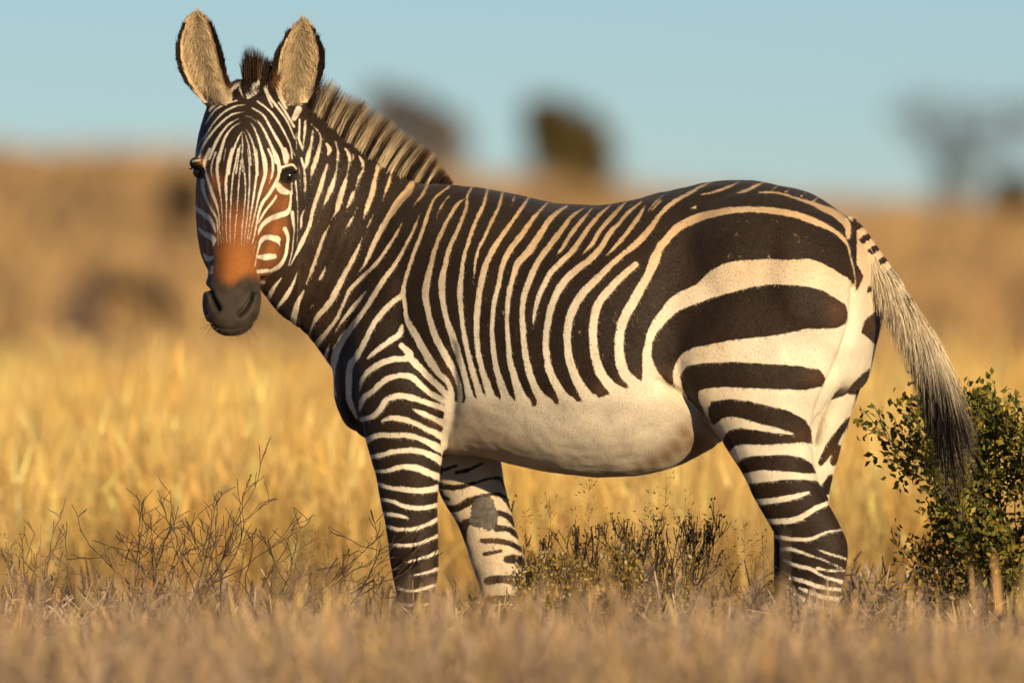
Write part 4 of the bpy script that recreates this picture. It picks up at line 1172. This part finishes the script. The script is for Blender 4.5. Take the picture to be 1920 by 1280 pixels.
    # sparse pale hairs in the dark flank bands, small scars
    fl = soft(u, w, [(1200, 620, 60), (1220, 690, 50), (1150, 600, 60), (1100, 650, 60), (1050, 640, 60), (1000, 620, 60), (1420, 430, 90), (1500, 450, 60), (940, 560, 60)])
    fk = vnoise(Vp * np.array([170, 170, 60]), 31)
    sd = np.where((fk > .80) & (fl > .3) & (sd > 3), 1.2 - 3.0 * (fk - .80) / .2 * fl, sd)
    light = np.where(((fk > .80) & (fl > .3) & (grid(SD, u, w) > 3))[:, None], np.array([.30, .19, .10])[None], light)
    # bare grey patch inside the far fore leg
    g = ((u - 906) / 27) ** 2 + ((w - 963) / 33) ** 2
    pm = (g + (vnoise(Vp * 55, 33) - .5) * .9 < .95) & (Vp[:, 1] > .15)
    dark[pm] = np.array([.10, .09, .078]) * (.5 + .9 * vnoise(Vp[pm] * 150, 34))[:, None]; sd[pm] = 8
    # uneven tone
    light *= (.88 + .24 * vnoise(Vp * 26, 41))[:, None]
    dark *= (.75 + .5 * vnoise(Vp * 18, 42))[:, None]
    return sd, np.clip(light, 0, .9), np.clip(dark, 0, .9)


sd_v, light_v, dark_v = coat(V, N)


def coat_mat():
    m, nt, b = new_mat('striped_coat')
    Nn, L = nt.nodes, nt.links
    at = lambda n: setattr(Nn.new('ShaderNodeAttribute'), 'attribute_name', n) or Nn[-1]
    a = at('sd'); l = at('light'); dk = at('dark')
    tc = Nn.new('ShaderNodeTexCoord')
    mp = Nn.new('ShaderNodeMapping'); mp.inputs['Scale'].default_value = (380, 380, 130)
    L.new(tc.outputs['Object'], mp.inputs[0])
    nz = Nn.new('ShaderNodeTexNoise'); nz.inputs['Scale'].default_value = 1.0; nz.inputs['Detail'].default_value = 3
    L.new(mp.outputs[0], nz.inputs['Vector'])
    ad = Nn.new('ShaderNodeMath'); ad.operation = 'MULTIPLY_ADD'; ad.inputs[1].default_value = 3.0
    sb = Nn.new('ShaderNodeMath'); sb.operation = 'SUBTRACT'; sb.inputs[1].default_value = 1.5
    L.new(nz.outputs[0], ad.inputs[0]); L.new(a.outputs['Fac'], sb.inputs[0]); L.new(sb.outputs[0], ad.inputs[2])
    mr = Nn.new('ShaderNodeMapRange'); mr.interpolation_type = 'SMOOTHSTEP'
    mr.inputs['From Min'].default_value = -1.3; mr.inputs['From Max'].default_value = 1.3
    L.new(ad.outputs[0], mr.inputs['Value'])
    mx = Nn.new('ShaderNodeMixRGB')
    L.new(mr.outputs[0], mx.inputs[0]); L.new(l.outputs['Color'], mx.inputs[1]); L.new(dk.outputs['Color'], mx.inputs[2])
    L.new(mx.outputs[0], b.inputs['Base Color'])
    b.inputs['Roughness'].default_value = 0.62
    b.inputs['Specular IOR Level'].default_value = 0.22
    b.inputs['Sheen Weight'].default_value = 0.06
    bp = Nn.new('ShaderNodeBump'); bp.inputs['Strength'].default_value = 0.35; bp.inputs['Distance'].default_value = 0.003
    L.new(nz.outputs[0], bp.inputs['Height']); L.new(bp.outputs[0], b.inputs['Normal'])
    return m


M_COAT = coat_mat()
zebra = empty('zebra', P(1150, 1320, 0))
tag(zebra, 'striped zebra standing side-on in dry grass with its head turned to face us', 'zebra')
bpy.data.meshes.remove(me2)
body = mesh_np('body', V, QF, M_COAT, zebra, smooth=True, attrs={'sd': sd_v, 'light': light_v, 'dark': dark_v})

# ------------------------------------------------------------------ short coat hair lying along the skin
AF = np.concatenate([q[:, :3] for q in QF] + [q[:, [0, 2, 3]] for q in QF if q.shape[1] == 4])
ar = np.linalg.norm(np.cross(V[AF[:, 1]] - V[AF[:, 0]], V[AF[:, 2]] - V[AF[:, 0]]), axis=1)


def scatter(n, wgt=None):
    a = ar if wgt is None else ar * wgt
    c = np.cumsum(a); f = np.searchsorted(c, rng.random(n) * c[-1]).clip(0, len(AF) - 1)
    r1, r2 = np.sqrt(rng.random(n)), rng.random(n)
    b = np.stack([1 - r1, r1 * (1 - r2), r1 * r2], 1)[:, :, None]
    return (V[AF[f]] * b).sum(1), unit((N[AF[f]] * b).sum(1))


fc = V[AF].mean(1); fu, fw = to_px(fc)
wg = np.where((fu < 570) & (fw < 640), 1.6, 1.0) * np.where(N[AF[:, 0], 1] > .45, .25, 1.0) * np.where(fw > 1130, .2, 1.0)
wg = np.where((fw > 535) & (fu < 492) & (fw < 640), .12, wg)
NF = 330000
root, rn = scatter(NF, wg)
ru, rw = to_px(root)
flow = np.tile(np.array([.62, .15, -.78]), (NF, 1))
flow[(ru < 575) & (rw < 640)] = (0.0, -.35, -.95)
flow[(rw < 190) & (ru < 612)] = (0, -.2, 1.0)
flow += (np.stack([vnoise(root * 22, 51), vnoise(root * 22, 52), vnoise(root * 22, 53)], 1) - .5) * .7
fl_t = unit(flow - rn * (flow * rn).sum(1, keepdims=True))
lean = rng.uniform(.12, .30, (NF, 1))
hd = unit(fl_t + rn * lean + rng.normal(0, .10, (NF, 3)))
hl = rng.uniform(.0045, .0085, NF) * np.where((ru < 575) & (rw < 640), .5, 1.0)
eari = (rw < 185) & (ru < 612)
hl[eari] = rng.uniform(.008, .018, eari.sum())
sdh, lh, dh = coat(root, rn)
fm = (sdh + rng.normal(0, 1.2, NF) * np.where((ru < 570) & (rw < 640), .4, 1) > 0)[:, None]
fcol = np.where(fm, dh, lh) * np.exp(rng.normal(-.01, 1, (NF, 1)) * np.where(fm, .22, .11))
sideh = unit(np.cross(rn, hd))
wv = np.full(NF, .0011)
v0 = root - rn * .0006 - sideh * wv[:, None] * .5
v1 = root - rn * .0006 + sideh * wv[:, None] * .5
v2 = root + hd * hl[:, None]
fv = np.stack([v0, v1, v2], 1).reshape(-1, 3)
ff = np.arange(NF * 3).reshape(-1, 3)
fur = mesh_np('coat_hair', fv, ff, M_HAIR, zebra, cols=np.repeat(np.clip(fcol, 0, .9), 3, 0))
tag(fur, kind='stuff')

# ------------------------------------------------------------------ mane
CREST = np.array([(556, 196), (583, 230), (596, 245), (615, 258), (634, 266), (647, 275), (671, 290), (686, 301), (705, 314), (728, 324), (752, 335), (775, 340), (803, 342), (842, 347)], float)
cr = catmull(CREST, 12)
NM = 8000
t = rng.random(NM) ** .9
ci = t * (len(cr) - 1.01)
cp = cr[ci.astype(int)] + (cr[ci.astype(int) + 1] - cr[ci.astype(int)]) * (ci % 1)[:, None]
depth = .145 + rng.normal(0, .011, NM)
mr_ = np.array([P(a, b + 5, y) for (a, b), y in zip(cp, depth)])
mu = cp[:, 0]
mlen = np.interp(mu, [556, 585, 620, 680, 730, 775, 800, 842], [.10, .118, .115, .112, .10, .085, .055, .016]) * rng.uniform(.72, 1.12, NM)
lean_x = np.interp(mu, [556, 600, 700, 800, 842], [.22, .34, .50, .55, .8])
clump = (np.floor(mu / 9.0) * 12.9898) % 1.0
md_ = unit(np.stack([lean_x + rng.normal(0, .045, NM) + (clump - .5) * .16, rng.normal(0, .07, NM), np.ones(NM)], 1))
WH = np.array([(588, 6), (612, 6), (627, 5), (647, 6), (668, 9), (690, 4), (709, 9), (729, 5), (748, 5), (777, 6), (800, 4)], float)
isw = np.zeros(NM)
for x, r_ in WH:
    isw = np.maximum(isw, np.exp(-((mu + rng.normal(0, 1.5, NM) - x) / r_) ** 4))
cw, cd_, ct = np.array([.70, .56, .36]), np.array([.030, .018, .012]), np.array([.075, .036, .018])
c0 = cd_[None] * (1 - isw[:, None]) + cw[None] * isw[:, None]
c1 = ct[None] * (1 - .35 * isw[:, None]) + cw[None] * .35 * isw[:, None]
c0 = c0 * np.exp(rng.normal(0, .2, (NM, 1))); c1 = c1 * np.exp(rng.normal(0, .25, (NM, 1)))
mv, mf = strands(mr_, md_, mlen, np.full(NM, .0016), droop=np.stack([mlen * .12, 0 * mlen, -mlen * .05], 1), nseg=4, taper=.12)
tt = np.array([0, .25, .5, .75, 1.0])
mc = np.where(tt[None, :, None] < .45, c0[:, None], c0[:, None] * (1 - (tt[None, :, None] - .5) * 2) + c1[:, None] * (tt[None, :, None] - .5) * 2)
mc = np.repeat(mc[:, :, None, :], 2, 2).reshape(-1, 3)
mane = mesh_np('mane', mv, mf, M_HAIR, zebra, cols=np.clip(mc, 0, .9))
tag(mane, 'stiff upright mane in dark and cream tufts')
# forelock between the ears
NK = 1500
kx = rng.uniform(458, 506, NK)
kr = np.array([P(a, np.interp(a, [458, 480, 506], [158, 154, 152]) + rng.uniform(0, 8), y) for a, y in zip(kx, rng.normal(.11, .014, NK))])
kl = np.interp(kx, [458, 466, 480, 490, 506], [.055, .092, .085, .066, .055]) * rng.uniform(.65, 1.08, NK)
kd = unit(np.stack([(kx - 476) / 130 + rng.normal(0, .07, NK), rng.normal(0, .1, NK), np.ones(NK)], 1))
kv, kf = strands(kr, kd, kl, np.full(NK, .0015), nseg=3)
kc0 = jitter_col((.035, .018, .011), NK, .3); kc1 = jitter_col((.05, .026, .016), NK, .3)
pale = (np.abs(kx - 487) < 3)
kc0[pale] = (.30, .21, .13)
mesh_np('forelock', kv, kf, M_HAIR, zebra, cols=strand_cols(kc0, kc1, 3))

# ------------------------------------------------------------------ tail hair
tp = catmull(np.column_stack([tl, TAIL_R]), 10)
NT = 9000
q = rng.random(NT) ** .85
qi = q * (len(tp) - 1.01); k0 = qi.astype(int)
tb = tp[k0] + (tp[k0 + 1] - tp[k0]) * (qi % 1)[:, None]
tg = unit(tp[k0 + 1, :3] - tp[k0, :3])
a_ = rng.uniform(0, 2 * math.pi, NT)
o1 = unit(np.cross(tg, np.tile([0, 1.0, 0], (NT, 1)))); o2 = np.cross(tg, o1)
rad = o1 * np.cos(a_)[:, None] + o2 * np.sin(a_)[:, None]
tr_ = tb[:, :3] + rad * tb[:, 3:4] * .9
tlen = np.interp(q, [0, .25, .5, .75, 1], [.022, .036, .065, .11, .13]) * rng.uniform(.6, 1.25, NT)
spread = np.interp(q, [0, .3, .6, 1], [.25, .30, .30, .22])
tdv = unit(tg + rad * spread[:, None] + rng.normal(0, .07, (NT, 3)) + np.array([0, 0, -.12])[None])
under = -(rad[:, 0] * .83 + rad[:, 2] * .55)       # >0 on the lower left side
blk = sstep(.60, .92, q + under * .13 + rng.normal(0, .05, NT))
cr_ = np.array([.84, .72, .52])[None] * np.exp(rng.normal(0, .18, (NT, 1))) * np.ones((NT, 3))
along_px = TAIL[0, 0]
spot = (np.sin(q * 60) > .75) & (under < -.45) & (q < .5)
cr_[spot] = (.05, .03, .018)
bkc = np.array([.014, .011, .010])[None] * np.ones((NT, 3))
tc0 = cr_ * (1 - blk[:, None]) + bkc * blk[:, None]
tipb = np.clip(blk + sstep(.6, 1.0, q) * .5, 0, 1)
tc1 = cr_ * .8 * (1 - tipb[:, None]) + bkc * tipb[:, None]
tv, tf = strands(tr_, tdv, tlen, np.full(NT, .0016), droop=np.stack([-.10 * tlen, 0 * tlen, -.35 * tlen], 1), nseg=4, taper=.2)
mesh_np('tail_hair', tv, tf, M_HAIR, zebra, cols=strand_cols(tc0, tc1, 4))
# the long black tassel
NB = 2100
q = rng.random(NB)
k0 = ((.55 + .45 * q) * (len(tp) - 1.01)).astype(int)
rt = tp[k0, :3] + rng.normal(0, 1, (NB, 3)) * np.array([.012, .012, .008])
lk = np.floor(rng.random(NB) * 16)
lkx = (np.sin(lk * 12.9898) * 43758.5453) % 1.0
end = np.array([P(1806 + 70 * (a - .42), 905 + 75 * b - 130 * abs(a - .42), -.15 + .05 * (c - .5)) for a, b, c in zip(lkx + rng.normal(0, .035, NB), rng.random(NB), rng.random(NB))])
dv = end - rt; dl = np.linalg.norm(dv, axis=1) * rng.uniform(.55, 1.0, NB)
bv, bf = strands(rt, unit(dv), dl, np.full(NB, .0017), droop=np.stack([rng.normal(0, .012, NB) - .012, rng.normal(0, .01, NB), 0 * dl], 1), nseg=5, taper=.15)
pc = rng.random(NB) < np.where(lkx > .62, .45, .10)
bc0 = np.where(pc[:, None], np.array([.55, .44, .30])[None], np.array([.016, .012, .010])[None])
mesh_np('tail_tassel', bv, bf, M_HAIR, zebra, cols=strand_cols(bc0, np.where(pc[:, None], bc0 * .35, bc0), 5))

# ------------------------------------------------------------------ fuzz in the ears
ef = []
for rows in (EAR_L, EAR_R):
    r = np.array(rows, float); n = 4500
    w_ = rng.uniform(r[0, 0] + 4, r[-1, 0] - 6, n)
    t_ = rng.uniform(-.74, .74, n)
    xl = np.interp(w_, r[:, 0], r[:, 1]); xr = np.interp(w_, r[:, 0], r[:, 2])
    ef.append(np.stack([(xl + xr) / 2 + t_ * (xr - xl) / 2, w_, t_], 1))
ef = np.vstack(ef)
bvh = BVHTree.FromPolygons([tuple(v) for v in V], np.concatenate([q[:, :3] for q in QF] + [q[:, [0, 2, 3]] for q in QF if q.shape[1] == 4]).tolist())


def hit(px, py):
    o = Vector((0, -DIST, EYE)); e_ = Vector(P(px, py, 0)) - o
    return bvh.ray_cast(o, e_.normalized())


rows_, dirs_, ts_ = [], [], []
for x, y, t_ in ef:
    h = hit(x, y)
    if h[0] is None or h[0].y > .3: continue
    rows_.append(h[0]); ts_.append((t_, y))
er = np.array(rows_); ts_ = np.array(ts_); n = len(er)
ed = unit(np.stack([-ts_[:, 0] * .75 + rng.normal(0, .25, n), -.55 + rng.normal(0, .15, n), .55 + rng.normal(0, .25, n)], 1))
el = rng.uniform(.012, .026, n)
ev, ef_ = strands(er, ed, el, np.full(n, .0011), droop=np.stack([0 * el, .2 * el, .3 * el], 1), nseg=2)
ec = jitter_col((.80, .63, .40), n, .16, .03)
ec *= (1 - .32 * np.exp(-(ts_[:, 0:1] / .35) ** 2))
ec[rng.random(n) < .08] = (.26, .16, .08)
mesh_np('ear_fuzz', ev, ef_, M_HAIR, zebra, cols=strand_cols(ec * .8, ec, 2))

# ------------------------------------------------------------------ eyes, lashes, whiskers
m_eye, nt, b = new_mat('eye_gloss')
b.inputs['Base Color'].default_value = (.010, .006, .004, 1)
b.inputs['Roughness'].default_value = 0.08
b.inputs['Coat Weight'].default_value = 0.6
for ex, ey in ((541, 330), (372, 322)):
    h = hit(ex, ey)[0]
    bm = bmesh.new()
    bmesh.ops.create_uvsphere(bm, u_segments=28, v_segments=18, radius=.0165)
    me_ = bpy.data.meshes.new('eye'); bm.to_mesh(me_); bm.free()
    me_.materials.append(m_eye)
    me_.polygons.foreach_set('use_smooth', np.ones(len(me_.polygons), bool))
    o = bpy.data.objects.new('eye', me_); COL.objects.link(o)
    s = 1 if ex > 450 else -1
    c = Vector((h.x - s * .002, h.y + .0095, h.z))
    o.parent = zebra; o.matrix_parent_inverse = zebra.matrix_basis.inverted(); o.location = c
    n = 160
    th = rng.uniform(.35, 2.8, n)
    lr = np.array([[c.x + math.cos(a) * .017, c.y - .010, c.z + math.sin(a) * .012 + .003] for a in th])
    ld = unit(np.stack([np.cos(th) * .5 + .35 * s, np.full(n, -1.0), -.25 + rng.normal(0, .12, n)], 1))
    lv_, lf_ = strands(lr, ld, rng.uniform(.010, .018, n), np.full(n, .0012), nseg=2)
    mesh_np('eyelashes', lv_, lf_, M_HAIR, zebra, cols=np.tile([.012, .009, .008], (len(lv_), 1)))
wr_, wd_ = [], []
for i in range(70):
    a = rng.uniform(2.9, 6.5)
    x, y = 434 + 46 * math.cos(a), 592 - 33 * math.sin(a)
    h = hit(434 + (x - 434) * .88, 590 + (y - 590) * .88)[0]
    if h is None: continue
    wr_.append(h); wd_.append([(x - 434) / 46 * .9 + rng.normal(0, .25), -.6, -.55 + rng.normal(0, .3)])
wr_ = np.array(wr_); wd_ = unit(np.array(wd_)); n = len(wr_)
wl = rng.uniform(.02, .05, n)
wv_, wf_ = strands(wr_, wd_, wl, np.full(n, .0007), droop=np.stack([0 * wl, 0 * wl, -.3 * wl], 1), nseg=3)
mesh_np('whiskers', wv_, wf_, M_HAIR, zebra, cols=np.tile([.10, .07, .05], (len(wv_), 1)))
